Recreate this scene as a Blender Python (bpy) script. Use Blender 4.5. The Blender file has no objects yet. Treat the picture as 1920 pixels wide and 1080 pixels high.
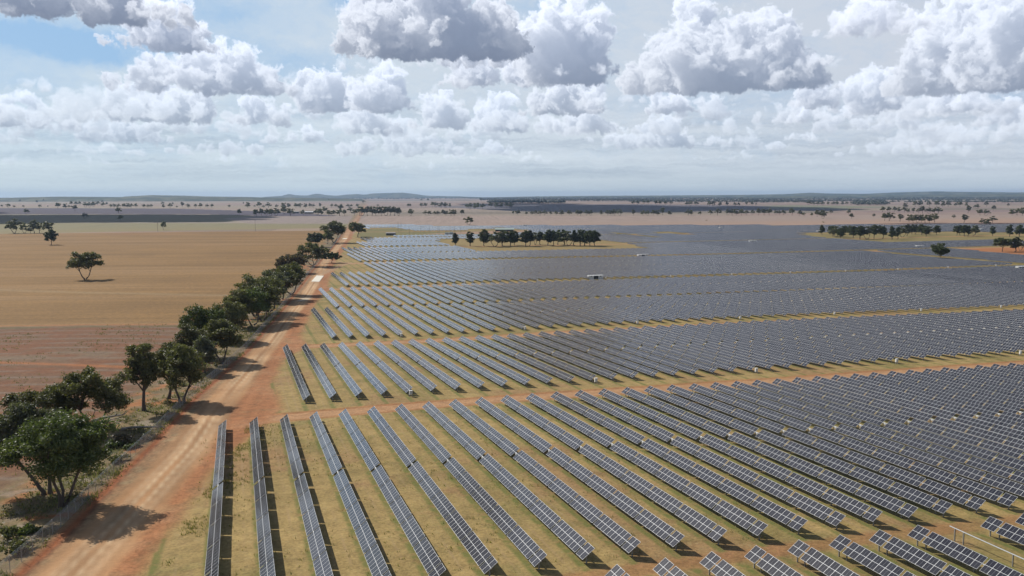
import bpy, math, random
import numpy as np
from mathutils import Matrix, Vector

# ---------------------------------------------------------------- camera
F_PX, PITCH, ROLL, YAW, CAM_H = 1550.6, math.radians(6.401), math.radians(-0.151), math.radians(18.408), 51.84
SC = bpy.context.scene
COL = SC.collection
def _axes():
    cy, sy, cp, sp = math.cos(YAW), math.sin(YAW), math.cos(PITCH), math.sin(PITCH)
    r0 = np.array([cy, -sy, 0]); f = np.array([sy * cp, cy * cp, -sp]); u0 = np.cross(r0, f)
    c, s = math.cos(ROLL), math.sin(ROLL)
    return r0 * c + u0 * s, u0 * c - r0 * s, f
AX_R, AX_U, AX_F = _axes()
cam_data = bpy.data.cameras.new('camera')
cam_data.sensor_width = 36; cam_data.lens = F_PX * 36 / 1920; cam_data.clip_start = 0.5; cam_data.clip_end = 90000
cam = bpy.data.objects.new('camera', cam_data); COL.objects.link(cam)
M = Matrix.Identity(4)
for i in range(3):
    M[i][0], M[i][1], M[i][2] = AX_R[i], AX_U[i], -AX_F[i]
M[0][3], M[1][3], M[2][3] = 0, 0, CAM_H
cam.matrix_world = M
SC.camera = cam
def pixel_ray(px, py):
    return AX_R * (px - 960) + AX_U * (540 - py) + AX_F * F_PX

# ---------------------------------------------------------------- exposure, sun
SC.view_settings.view_transform = 'Standard'; SC.view_settings.look = 'None'
SC.view_settings.exposure = 0.0; SC.view_settings.gamma = 1.0; SC.view_settings.use_curve_mapping = False
SC.render.engine = 'CYCLES'
SC.cycles.max_bounces = 5; SC.cycles.diffuse_bounces = 2; SC.cycles.glossy_bounces = 2; SC.cycles.transparent_max_bounces = 8; SC.cycles.volume_bounces = 0
SC.cycles.use_denoising = True
SUN_EL = math.radians(38); SUN_AZ = math.radians(-32)          # azimuth clockwise from +Y
SUN_AZ_VIEW = math.degrees(SUN_AZ - YAW)
sd = bpy.data.lights.new('sun', 'SUN'); sd.energy = 5.0; sd.angle = math.radians(0.53); sd.color = (1.0, .95, .87)
sun = bpy.data.objects.new('sun', sd); COL.objects.link(sun)
SUN_DIR = Vector((math.sin(SUN_AZ) * math.cos(SUN_EL), math.cos(SUN_AZ) * math.cos(SUN_EL), math.sin(SUN_EL)))
sun.rotation_euler = SUN_DIR.to_track_quat('Z', 'Y').to_euler(); sun.location = (0, 0, 300)

BLUE_GAPS = [(100, 72, 260, 30, .85), (60, 60, 120, 20, .3), (430, 30, 110, 36, .6), (715, 4, 80, 20, .9), (190, 108, 70, 14, .6), (560, 120, 100, 26, .45), (20, 140, 90, 20, .3), (1260, 190, 130, 14, .18), (1010, 20, 60, 26, .4), (1900, 180, 60, 10, .3)]
CLOUDS = [  # pixel centre, base, width, height, seed (, density, darkness, lobes, fade)
 (90, 34, 560, 110, 1, 1.5, .86, 12), (305, 94, 200, 84, 2), (385, 174, 345, 98, 3), (310, 228, 290, 72, 4, 1.2, .97), (65, 240, 180, 56, 5), (225, 266, 190, 52, 6), (490, 234, 130, 56, 7),
 (606, 210, 100, 86, 8), (715, 207, 130, 74, 9), (690, 250, 120, 68, 10), (830, 240, 125, 74, 11), (935, 246, 125, 60, 12), (750, 290, 280, 62, 13, 1.1, .98), (550, 267, 150, 36, 14),
 (800, 110, 400, 175, 15, 1.5, .86, 10), (885, 124, 240, 42, 16), (960, 160, 330, 74, 17), (1065, 158, 180, 150, 18, 1.1, .95), (1060, 214, 200, 66, 19, 1.3, .92), (1090, 249, 200, 64, 20),
 (1350, 170, 430, 178, 21, 1.25, .92, 11), (1640, 66, 230, 66, 22, .5), (1815, 173, 290, 160, 23, 1.2, .93), (1528, 201, 92, 56, 24), (1635, 208, 120, 76, 25), (1530, 227, 150, 30, 26), (1256, 213, 112, 50, 27),
 (1245, 275, 118, 56, 28), (1345, 271, 76, 22, 29), (1455, 280, 80, 18, 30), (1795, 211, 170, 40, 31), (1885, 235, 120, 42, 32), (1165, 277, 80, 40, 33), (935, 291, 150, 30, 34), (420, 288, 220, 34, 35), (1690, 290, 240, 34, 36, .8), (1500, 262, 90, 18, 37)]
# ---------------------------------------------------------------- sky with cumulus clouds (computed as a density volume, lit from the sun's side)
SKY_AZ0, SKY_AZ1, SKY_EL0, SKY_EL1, SKY_PPD = -46.0, 46.0, 0.0, 20.0, 22   # degrees about the view's azimuth; pixels per degree
def px_azel(px, py):
    d = pixel_ray(px, py)
    az = math.degrees(math.atan2(d[0], d[1])) - math.degrees(YAW)
    return az, math.degrees(math.atan2(d[2], math.hypot(d[0], d[1])))
def fft_noise(shape, beta, seed, lo=0.0, hi=1e9):
    r = np.random.default_rng(seed)
    ks = np.meshgrid(*[np.fft.fftfreq(n) * max(shape) for n in shape[:-1]], np.fft.rfftfreq(shape[-1]) * max(shape), indexing='ij')
    k = np.sqrt(sum(q * q for q in ks)); k[tuple([0] * len(shape))] = 1
    amp = k ** (-beta / 2); amp[k < lo] = 0; amp[k > hi] = 0; amp[tuple([0] * len(shape))] = 0
    f = np.fft.irfftn(np.fft.rfftn(r.standard_normal(shape)) * amp, s=shape, axes=tuple(range(len(shape))))
    return (f / f.std()).astype(np.float32)
def make_sky():
    W = int((SKY_AZ1 - SKY_AZ0) * SKY_PPD); H = int((SKY_EL1 - SKY_EL0) * SKY_PPD)
    rgb = np.zeros((H, W, 3), np.float32); alpha = np.zeros((H, W), np.float32)
    elg = (np.arange(H) + .5)[:, None] / SKY_PPD + SKY_EL0
    azg = (np.arange(W) + .5)[None, :] / SKY_PPD + SKY_AZ0
    # thin high veil
    n1 = fft_noise((512, 2048), 2.9, 5)[:H * 1, :W]
    yy = (np.arange(H) * 2) % 512
    n1 = fft_noise((512, 2048), 3.0, 5, 3)[yy][:, (np.arange(W) // 1) % 2048]
    n2 = fft_noise((512, 2048), 2.6, 9, 12)[(np.arange(H) * 3) % 512][:, np.arange(W) % 2048]
    bias = np.zeros((H, W), np.float32)
    for (px, py, sx, sy, a) in BLUE_GAPS:
        ca, ce = px_azel(px, py)
        bias -= a * np.exp(-((azg - ca) / (sx / 27.)) ** 2 - ((elg - ce) / (sy / 27.)) ** 2)
    veil = np.clip(.90 + .07 * n1 + .035 * n2 + bias + .24 * np.exp(-elg / 2.2), .12, .97)
    left = np.clip((30 - azg) / 60, 0, 1)[..., None]
    col = np.array([.655, .705, .80]) * (1 - left) + np.array([.69, .80, .895]) * left
    low = np.exp(-elg / 2.6)[..., None]
    col = col * (1 - low) + (np.array([.56, .655, .73]) * (1 - left) + np.array([.63, .745, .80]) * left) * low
    st = fft_noise((1024, 1024), 2.6, 15, 3)[(np.arange(H) * 7) % 1024][:, (np.arange(W) // 3) % 1024]
    st = st - .5 * (st > 0) * st
    col = col * (.95 + (.075 * st * np.exp(-((elg - 3.2) / 2.8) ** 2))[..., None] * np.array([1.15, 1.0, .8]))
    clear = np.array([.235, .47, .78]) * (1 - .45*low) + np.array([.50, .66, .76]) * .45*low
    rgb[:] = col * veil[..., None] + clear * (1 - veil[..., None]) * .85; alpha[:] = veil + (1 - veil) * .85
    NA = fft_noise((128, 128, 128), 3.0, 11, 1.5, 7); NB = fft_noise((128, 128, 128), 3.4, 12, 3, 34)
    sun_rel = SUN_AZ_VIEW
    def cloud(px, base, w, h, seed, dens=1.0, dark=1.0, lobes=9, fade=0.0):
        r = np.random.default_rng(seed)
        az, el = px_azel(px, base)
        wd, hd = w / 27.0, h / 27.0
        res = SKY_PPD if wd < 16 else SKY_PPD
        nx = int((wd + 1.6) * res); ny = int((hd + 1.2) * res); dd = min(max(wd * .6, hd), 8); nz = max(int((dd + .8) * res * .6), 8)
        X = ((np.arange(nx) + .5) / res - (wd / 2 + .8)); Y = ((np.arange(ny) + .5) / res - .5); Z = ((np.arange(nz) + .5) / (res * .6) - (dd / 2 + .4))
        F = np.full((nx, ny, nz), -1e3, np.float32)      # signed field, positive inside
        sph = []
        for i in range(lobes):
            t = (i + .5) / lobes + r.uniform(-.05, .05); x = (t - .5) * wd * .86
            env = (1 - abs(2 * t - 1) ** 2.2) * (.55 + .45 * r.random())
            top = max(hd * env, hd * .25); R = max(top * r.uniform(.38, .55), .12)
            sph.append((x, top - R, r.uniform(-.3, .3) * dd, R)); sph.append((x + r.uniform(-.3, .3), max(top * .35, R * .5), r.uniform(-.35, .35) * dd, R * .95))
        cur = list(sph)
        for lv, (cnt, q) in enumerate(((6, .50), (6, .42), (4, .42))):
            nxt = []
            for (x, y, z, R) in cur:
                for j in range(cnt):
                    a = r.uniform(0, 2 * np.pi); e = r.uniform(-.35, 1.4)
                    k = R * q * r.uniform(.45, 1.25)
                    if k * res < 1.1: continue
                    nxt.append((x + math.cos(a) * math.cos(e) * R * .82, y + math.sin(e) * R * .82, z + math.sin(a) * math.cos(e) * R * .82, k))
            sph += nxt; cur = nxt
        for (x, y, z, R) in sph:
            m = R * 1.25
            i0, i1 = np.searchsorted(X, (x - m, x + m)); j0, j1 = np.searchsorted(Y, (y - m, y + m)); k0, k1 = np.searchsorted(Z, (z - m, z + m))
            if i1 <= i0 or j1 <= j0 or k1 <= k0: continue
            q = R - np.sqrt((X[i0:i1, None, None] - x) ** 2 + (Y[None, j0:j1, None] - y) ** 2 + (Z[None, None, k0:k1] - z) ** 2)
            np.maximum(F[i0:i1, j0:j1, k0:k1], q.astype(np.float32), out=F[i0:i1, j0:j1, k0:k1])
        o = r.integers(0, 128, 3)
        def nz_(N, o):
            return N[np.ix_((np.arange(nx) + o[0]) % 128, (np.arange(ny) + o[1]) % 128, ((np.arange(nz) / .6).astype(int) + o[2]) % 128)]
        q = min(hd, 3.0) ** .6
        F = np.maximum(F, -1.5 * q) - .05 * q + .11 * q * nz_(NA, o + 11) + .10 * q * nz_(NB, o)
        flat = np.clip((Y[None, :, None] + .05 + .07 * nz_(NB, o + 3)[:, :1, :]) / .16, 0, 1)
        D = np.clip(F / .30, 0, 1) ** 1.4 * flat
        D = D.astype(np.float32) * (9.0 * dens / max(hd, .8) ** .35)
        # sunlight marched along the sun direction, slice by slice from the sun's side
        ra = math.radians(sun_rel - az); ce = math.cos(SUN_EL)
        sx, sz, sy = math.sin(ra) * ce, math.cos(ra) * ce * .25, math.sin(SUN_EL) * 1.15
        sgn = -1 if sx < 0 else 1
        ax = max(abs(sx), .35); fy, fz = sy / ax, (sz / ax) * .6; ds = 1 / (res * ax)
        T = np.zeros_like(D); prev = np.zeros(D.shape[1:], np.float32)
        iy, wy = int(math.floor(fy)), fy - math.floor(fy); iz, wz = int(math.floor(fz)), fz - math.floor(fz)
        def sh(a, dy, dz):
            out = np.zeros_like(a)
            ys = slice(max(0, -dy), a.shape[0] - max(0, dy)); yt = slice(max(0, dy), a.shape[0] + min(0, dy))
            zs = slice(max(0, -dz), a.shape[1] - max(0, dz)); zt = slice(max(0, dz), a.shape[1] + min(0, dz))
            out[ys, zs] = a[yt, zt]; return out
        order = range(nx) if sgn < 0 else range(nx - 1, -1, -1)
        for i in order:
            p = (sh(prev, iy, iz) * (1 - wy) + sh(prev, iy + 1, iz) * wy) * (1 - wz) + (sh(prev, iy, iz + 1) * (1 - wy) + sh(prev, iy + 1, iz + 1) * wy) * wz
            prev = p + D[i] * ds; T[i] = prev
        S = .55 * np.exp(-.55 * T) + .45 * np.exp(-.085 * T)
        hgt = np.clip(Y / hd, 0, 1)[None, :, None]
        amb = .27 + .15 * hgt ** .8
        lum = S * (.70 + .15 * hgt)
        step = 1 / (res * .6)
        tau = np.cumsum(D, axis=2) * step
        tr = np.exp(-1.1 * (tau - D * step)); w_ = tr * (1 - np.exp(-1.1 * D * step))
        A = w_.sum(2)
        Ls = (w_ * lum).sum(2); La = (w_ * amb).sum(2)
        c = Ls[..., None] * np.array([1.0, .985, .95]) + La[..., None] * (np.array([.80, .97, 1.40]) + np.array([-.13, .03, .06]) * math.exp(-max(el, 0) / 5.0)) * dark
        c = c.transpose(1, 0, 2); A = A.T
        hz = (1 - math.exp(-max(el, 0) / 2.6)) * (1 - fade * .8)          # distance haze: far, low clouds pale out
        x0 = int((az - (wd / 2 + .8) - SKY_AZ0) * SKY_PPD); y0 = int((el - .5 - SKY_EL0) * SKY_PPD)
        ys0, xs0 = max(0, -y0), max(0, -x0); ys1, xs1 = min(ny, H - y0), min(nx, W - x0)
        if ys1 <= ys0 or xs1 <= xs0: return
        c = c[ys0:ys1, xs0:xs1]; A = A[ys0:ys1, xs0:xs1]
        sl = (slice(y0 + ys0, y0 + ys1), slice(x0 + xs0, x0 + xs1))
        A2 = A * (.55 + .45 * hz); hzc = col[sl]
        c = c * hz + hzc * A[..., None] * (1 - hz)
        k = A2 / np.maximum(A, 1e-4)
        rgb[sl] = rgb[sl] * (1 - A2[..., None]) + c * k[..., None]
        alpha[sl] = alpha[sl] * (1 - A2) + A2
    r = np.random.default_rng(77)
    lst = list(CLOUDS)
    for i in range(90):
        px = r.uniform(-300, 2250); b = r.uniform(215, 322); s = (335 - b) / 60
        lst.append((px, b, r.uniform(70, 230) * (.35 + s * .6), r.uniform(12, 30) * (.3 + s), 900 + i, r.uniform(.25, .8), 1.0, 6, r.uniform(.1, .4)))
    for i in range(14):
        px = r.uniform(-1000, -150) if i % 2 else r.uniform(1990, 2800); b = r.uniform(80, 230)
        lst.append((px, b, r.uniform(150, 330), r.uniform(60, 120), 1000 + i))
    for i in range(70):              # long thin layers lying between the heaps
        px = r.uniform(-300, 2250); b = r.uniform(120, 320); s = (340 - b) / 100
        lst.append((px, b, r.uniform(140, 420) * (.5 + .4*s), r.uniform(10, 22) * (.45 + .4*s), 1200 + i, r.uniform(.12, .4), 1.0, 9, .3))
    lst.sort(key=lambda c: -c[1])
    for c in lst: cloud(*c)
    # torn, drifting edges: the whole field is bent by fine turbulence
    wx = fft_noise((512, 2048), 3.0, 21, 24)[:H, :W]; wy = fft_noise((512, 2048), 3.0, 22, 24)[:H, :W]
    gy, gx = np.meshgrid(np.arange(H), np.arange(W), indexing='ij'); sc = 1.0 + 1.6 * np.clip(elg / 10, 0, 1)
    fx = np.clip(gx + wx*sc, 0, W - 1.01); fy = np.clip(gy + wy*sc*.8, 0, H - 1.01); i, j = fx.astype(int), fy.astype(int); u, v = (fx - i), (fy - j)
    def bend(a):
        if a.ndim == 3: uu, vv = u[..., None], v[..., None]
        else: uu, vv = u, v
        return (a[j, i]*(1-uu) + a[j, i+1]*uu)*(1-vv) + (a[j+1, i]*(1-uu) + a[j+1, i+1]*uu)*vv
    return bend(rgb).astype(np.float32), bend(alpha).astype(np.float32)
# ---------------------------------------------------------------- node helpers
class NT:
    def __init__(s, tree): s.t = tree; s.n = tree.nodes; s.l = tree.links
    def add(s, typ, **kw):
        n = s.n.new(typ)
        for k, v in kw.items(): setattr(n, k, v)
        return n
    def put(s, sock, v):
        if isinstance(v, bpy.types.NodeSocket): s.l.new(v, sock)
        elif v is not None: sock.default_value = v
    def m(s, op, a, b=None, c=None, clamp=False):
        n = s.add('ShaderNodeMath', operation=op); n.use_clamp = clamp
        s.put(n.inputs[0], a); s.put(n.inputs[1], b); s.put(n.inputs[2], c)
        return n.outputs[0]
    def mix(s, f, a, b, blend='MIX'):
        n = s.add('ShaderNodeMix', data_type='RGBA', blend_type=blend)
        s.put(n.inputs[0], f); s.put(n.inputs[6], a); s.put(n.inputs[7], b)
        return n.outputs[2]
    def noise(s, vec, scale, detail=3, rough=.55):
        n = s.add('ShaderNodeTexNoise'); s.put(n.inputs['Vector'], vec)
        n.inputs['Scale'].default_value = scale; n.inputs['Detail'].default_value = detail; n.inputs['Roughness'].default_value = rough
        return n.outputs['Fac']
    def ramp(s, v, lo, hi, a=0.0, b=1.0):
        n = s.add('ShaderNodeMapRange'); n.interpolation_type = 'SMOOTHSTEP'
        s.put(n.inputs[0], v); n.inputs[1].default_value = lo; n.inputs[2].default_value = hi; n.inputs[3].default_value = a; n.inputs[4].default_value = b
        return n.outputs[0]
    def xyz(s, v):
        n = s.add('ShaderNodeSeparateXYZ'); s.put(n.inputs[0], v); return n.outputs
    def vec(s, x, y, z):
        n = s.add('ShaderNodeCombineXYZ'); s.put(n.inputs[0], x); s.put(n.inputs[1], y); s.put(n.inputs[2], z); return n.outputs[0]
    def attr(s, name):
        return s.add('ShaderNodeAttribute', attribute_name=name)
def c4(c): return (c[0], c[1], c[2], 1)

def build_world():
    rgb, alpha = make_sky()
    H, W = alpha.shape
    img = bpy.data.images.new('cloud_field', W, H, alpha=True, float_buffer=True)
    img.colorspace_settings.name = 'Non-Color'; img.alpha_mode = 'CHANNEL_PACKED'
    img.pixels.foreach_set(np.ascontiguousarray(np.concatenate([rgb, alpha[..., None]], 2), np.float32).ravel()); img.update()
    w = bpy.data.worlds.new('World'); SC.world = w; w.use_nodes = True
    t = NT(w.node_tree); t.n.clear()
    out = t.add('ShaderNodeOutputWorld'); bg = t.add('ShaderNodeBackground'); bg.inputs[1].default_value = 0.1
    sky = t.add('ShaderNodeTexSky', sky_type='NISHITA'); sky.sun_disc = False; sky.sun_elevation = SUN_EL; sky.sun_rotation = SUN_AZ
    sky.air_density = 1.0; sky.dust_density = 1.0; sky.ozone_density = 1.0
    d = t.add('ShaderNodeTexCoord').outputs['Generated']
    x, y, z = t.xyz(d)
    c, s = math.cos(YAW), math.sin(YAW)
    xr = t.m('SUBTRACT', t.m('MULTIPLY', x, c), t.m('MULTIPLY', y, s)); yr = t.m('ADD', t.m('MULTIPLY', x, s), t.m('MULTIPLY', y, c))
    az = t.m('MULTIPLY', t.m('ARCTAN2', xr, yr), 180 / math.pi); el = t.m('MULTIPLY', t.m('ARCSINE', z), 180 / math.pi)
    u = t.m('DIVIDE', t.m('SUBTRACT', az, SKY_AZ0), SKY_AZ1 - SKY_AZ0)
    v = t.m('DIVIDE', t.m('MAXIMUM', el, .06), SKY_EL1)
    im = t.add('ShaderNodeTexImage', image=img, extension='MIRROR', interpolation='Linear')
    t.put(im.inputs[0], t.vec(u, v, 0.0))
    # higher up: broken cloud over blue
    zz = t.m('MAXIMUM', z, .05)
    pv = t.vec(t.m('DIVIDE', x, zz), t.m('DIVIDE', y, zz), 0.0)
    n1 = t.noise(pv, 1.1, 7, .55); cl = t.ramp(n1, .54, .70, 0, .85)
    ccol = t.mix(t.noise(pv, 2.3, 5), c4((3.2, 3.6, 4.3)), c4((7.0, 7.1, 7.2)))
    up = t.mix(cl, sky.outputs[0], ccol)
    sc = t.add('ShaderNodeVectorMath', operation='SCALE'); t.put(sc.inputs[0], im.outputs[0]); sc.inputs[3].default_value = 10.0
    low = t.mix(1.0, sc.outputs[0], t.mix(im.outputs[1], sky.outputs[0], c4((0, 0, 0))), 'ADD')
    f = t.ramp(el, 16.0, 19.5)
    t.put(bg.inputs[0], t.mix(f, low, up)); t.l.new(bg.outputs[0], out.inputs[0])
build_world()
# ---------------------------------------------------------------- terrain height and pixel -> ground point
GX = np.array([-60., 0, 60, 130, 220, 330, 460]); GY = np.array([50., 90, 140, 200, 280, 380, 500, 650])
GZ = np.array([[10.26, 7.5, 4.47, 2.57, .9, -.8, -2.34, -4.03], [9.89, 7.76, 5.32, 3.21, .44, -1.51, -2.81, -4.16], [8.69, 7.16, 5.55, 2.94, -.35, -2.16, -3.34, -4.33],
               [6.24, 5.0, 3.61, 2.01, -.41, -2.51, -3.67, -4.63], [3.52, 2.73, 1.79, .96, -1.17, -3.16, -4.33, -5.24], [.73, .31, -.22, -1.02, -2.75, -4.08, -5.07, -5.99],
               [-2.29, -2.59, -3.0, -3.56, -4.29, -5.07, -5.88, -6.81]])
def _tang(xs, F, ax):
    F = np.moveaxis(F, ax, 0); m = np.zeros_like(F); d = np.diff(F, axis=0) / np.diff(xs).reshape(-1, 1)
    m[1:-1] = (d[1:] + d[:-1]) / 2; m[0] = d[0]; m[-1] = d[-1]
    return np.moveaxis(m, 0, ax)
_MX = _tang(GX, GZ, 0); _MY = _tang(GY, GZ, 1); _MXY = _tang(GX, _MY, 0)
def _h(t): return 2*t**3-3*t**2+1, t**3-2*t**2+t, -2*t**3+3*t**2, t**3-t**2
def terrain(X, Y):
    X = np.clip(np.asarray(X, float), GX[0], GX[-1]); Y = np.clip(np.asarray(Y, float), GY[0], GY[-1])
    i = np.clip(np.searchsorted(GX, X) - 1, 0, len(GX) - 2); j = np.clip(np.searchsorted(GY, Y) - 1, 0, len(GY) - 2)
    hx = GX[i+1] - GX[i]; hy = GY[j+1] - GY[j]; a = _h((X - GX[i]) / hx); b = _h((Y - GY[j]) / hy)
    def row(q):
        return (a[0]*GZ[i,q] + a[1]*hx*_MX[i,q] + a[2]*GZ[i+1,q] + a[3]*hx*_MX[i+1,q], a[0]*_MY[i,q] + a[1]*hx*_MXY[i,q] + a[2]*_MY[i+1,q] + a[3]*hx*_MXY[i+1,q])
    f0, g0 = row(j); f1, g1 = row(j + 1)
    return b[0]*f0 + b[1]*hy*g0 + b[2]*f1 + b[3]*hy*g1
def tz(x, y): return float(terrain(x, y))
def gp(px, py):
    """ground point seen at a pixel of the photograph"""
    d = pixel_ray(px, py); z = -3.0
    for _ in range(40):
        t = (z - CAM_H) / d[2]; z = .5 * z + .5 * tz(d[0] * t, d[1] * t)
    return d[0] * t, d[1] * t, z
def depth(x, y, z=0): return float(np.dot(AX_F, (x, y, z - CAM_H)))
def project(x, y, z):
    v = np.array((x, y, z - CAM_H)); d = v @ AX_F
    return 960 + F_PX * (v @ AX_R) / d, 540 - F_PX * (v @ AX_U) / d

# ---------------------------------------------------------------- solar field layout (metres, trackers run along +Y)
XG, DX, TABLE_L, TRK_L, TILT, HUB = -4.143, 6.119, 44.6, 90.35, math.radians(36.55), 1.35
T_NEAR = [81.1, 177.5, 285.8, 394.0, 489.7, 596.25, 688.05, 797.0, 892.5]      # far end of each block
START = [7, 0, 3, 6, 8, 11, 17, 17, 18]
STEP = [18.3, 5.1]
t_ = T_NEAR[-1]; kk = 0
while t_ < 1560:
    t_ += TRK_L + STEP[kk % 2]; kk += 1; T_NEAR.append(t_); START.append(None)
LANES = [(T_NEAR[i] + 5.6) for i in (1, 2, 4, 6, 8) ] + [T_NEAR[i] + 7 for i in range(9, len(T_NEAR)) if i % 2 == 0]
TRACK = np.array([(-33, 30), (-24.6, 83), (-17.7, 120.3), (-14.4, 139.0), (-9.9, 164.2), (-7.0, 189.7), (-0.7, 230.8), (5.1, 271.2), (10.6, 307.1), (17.6, 354.8), (25.3, 404.8), (32.9, 450.3), (49.9, 566.6), (58.3, 621.7), (71.9, 725.4), (105.8, 928.4), (137.1, 1114.6), (182.3, 1421.1), (225.2, 1695.6), (420, 2950), (800, 5400)])
FENCE = np.array([(-37.5, 60), (-30.3, 95), (-26.9, 114), (-25.3, 123), (-23.7, 135.6), (-21.9, 148.3), (-19.4, 163.3), (-17.7, 172.9), (-13.1, 207.8), (-7.2, 240.2), (1.2, 289), (8.6, 341.3), (14.9, 381.3), (27.9, 470.8), (48.4, 610.2), (66.5, 726.5), (94.4, 892.9), (122.8, 1076.1), (150, 1260)])
def poly_dist(X, Y, P):
    """signed distance to a polyline (positive on its right, looking along it)"""
    best = np.full(X.shape, 1e9); sg = np.zeros(X.shape)
    for (x0, y0), (x1, y1) in zip(P[:-1], P[1:]):
        dx, dy = x1 - x0, y1 - y0; L2 = dx*dx + dy*dy
        t = np.clip(((X - x0)*dx + (Y - y0)*dy) / L2, 0, 1)
        ex, ey = X - x0 - t*dx, Y - y0 - t*dy; d = np.hypot(ex, ey); s = np.sign(ex*dy - ey*dx)
        k = d < best; best = np.where(k, d, best); sg = np.where(k, s, sg)
    return best * sg
def in_poly(X, Y, P):
    c = np.zeros(X.shape, bool); n = len(P)
    for i in range(n):
        (x0, y0), (x1, y1) = P[i][:2], P[(i + 1) % n][:2]
        if y0 == y1: continue
        c ^= ((y0 > Y) != (y1 > Y)) & (X < (x1 - x0) * (Y - y0) / (y1 - y0) + x0)
    return c
def pxpoly(pts): return [gp(*p)[:2] for p in pts]
ISLAND_1 = pxpoly([(816, 453.3), (893, 471.9), (973, 471.2), (1100, 469.5), (1204, 467.5), (1165, 456.5), (1133, 452.5), (1000, 449), (870, 450)])
ISLAND_2 = pxpoly([(1500, 438.5), (1533, 446.5), (1613, 453.3), (1713, 454.3), (1870, 451.7), (2000, 450), (2000, 437), (1880, 436.7), (1640, 437.5)])
STRIP_1 = pxpoly([(1133, 438), (1160, 437.6), (1255, 446.6), (1235, 447.3)])
STRIP_2 = pxpoly([(1213, 436.6), (1273, 437), (1300, 440), (1262, 440.6)])
STRIP_3 = pxpoly([(1640, 473.8), (1680, 474.4), (1813, 486.5), (1960, 498.5), (1960, 500.5), (1800, 489.3), (1700, 481)])
RED_SOIL = pxpoly([(1778, 466.3), (1850, 464.8), (2000, 463), (2000, 486), (1920, 481.6), (1847, 473.4)])
YARD = pxpoly([(668, 440.5), (690, 430), (745, 428.5), (776, 433.5), (850, 433.5), (905, 431.5), (950, 429), (985, 432), (985, 437), (930, 438.5), (840, 440.5), (740, 443), (680, 446)])
HOLES = [ISLAND_1, ISLAND_2, STRIP_1, STRIP_2, STRIP_3, RED_SOIL, YARD]
FARM = pxpoly([(200, 1120), (415, 800), (640, 462), (680, 421), (722, 420.5), (752, 421), (800, 423.2), (960, 423.2), (1200, 422.8), (1540, 422.2), (2050, 419.5), (2400, 440), (2400, 1150)])
def left_start(i):
    if START[i] is not None: return START[i]
    y = T_NEAR[i]; xr = np.interp(y, TRACK[:, 1], TRACK[:, 0]); return int(math.ceil((xr + 16 - XG) / DX))
def tracker_list():
    out = []
    for b, t in enumerate(T_NEAR):
        y0, y1 = t - TRK_L, t; ym = (y0 + y1) / 2
        k0 = left_start(b); k1 = int((ym * math.tan(YAW + math.atan(960 / F_PX)) + 60 - XG) / DX)
        for k in range(k0, k1 + 1):
            x = XG + k * DX
            q = np.array([y1 - 4, ym + 24, ym + 3, ym - 3, ym - 24, y0 + 4]); X = np.full(6, x)
            bad = np.zeros(6, bool)
            for H in HOLES: bad |= in_poly(X, q, H)
            if b > 8: bad |= ~in_poly(X, q, FARM)
            out.append((b, k - k0, x, y0, y1, not bad[:3].any(), not bad[3:].any()))
    return [o for o in out if o[5] or o[6]]

# ---------------------------------------------------------------- value noise on the ground plane
def vnoise(X, Y, scale, seed):
    x, y = X / scale, Y / scale; i, j = np.floor(x).astype(np.int64), np.floor(y).astype(np.int64); u, v = x - i, y - j
    u = u*u*(3 - 2*u); v = v*v*(3 - 2*v)
    def h(a, b):
        q = (a * 374761393 + b * 668265263 + seed * 1442695041) & 0xffffffff
        q = ((q ^ (q >> 13)) * 1274126177) & 0xffffffff
        return ((q ^ (q >> 16)) & 0xffff) / 65535.0
    return (h(i, j)*(1-u) + h(i+1, j)*u)*(1-v) + (h(i, j+1)*(1-u) + h(i+1, j+1)*u)*v
def fbm(X, Y, scale, seed, o=4):
    s = 0; a = 1; n = 0
    for k in range(o):
        s = s + a * vnoise(X, Y, scale, seed + k); n += a; a *= .55; scale *= .47
    return s / n
def sstep(v, a, b):
    t = np.clip((v - a) / (b - a), 0, 1); return t*t*(3 - 2*t)

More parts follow.
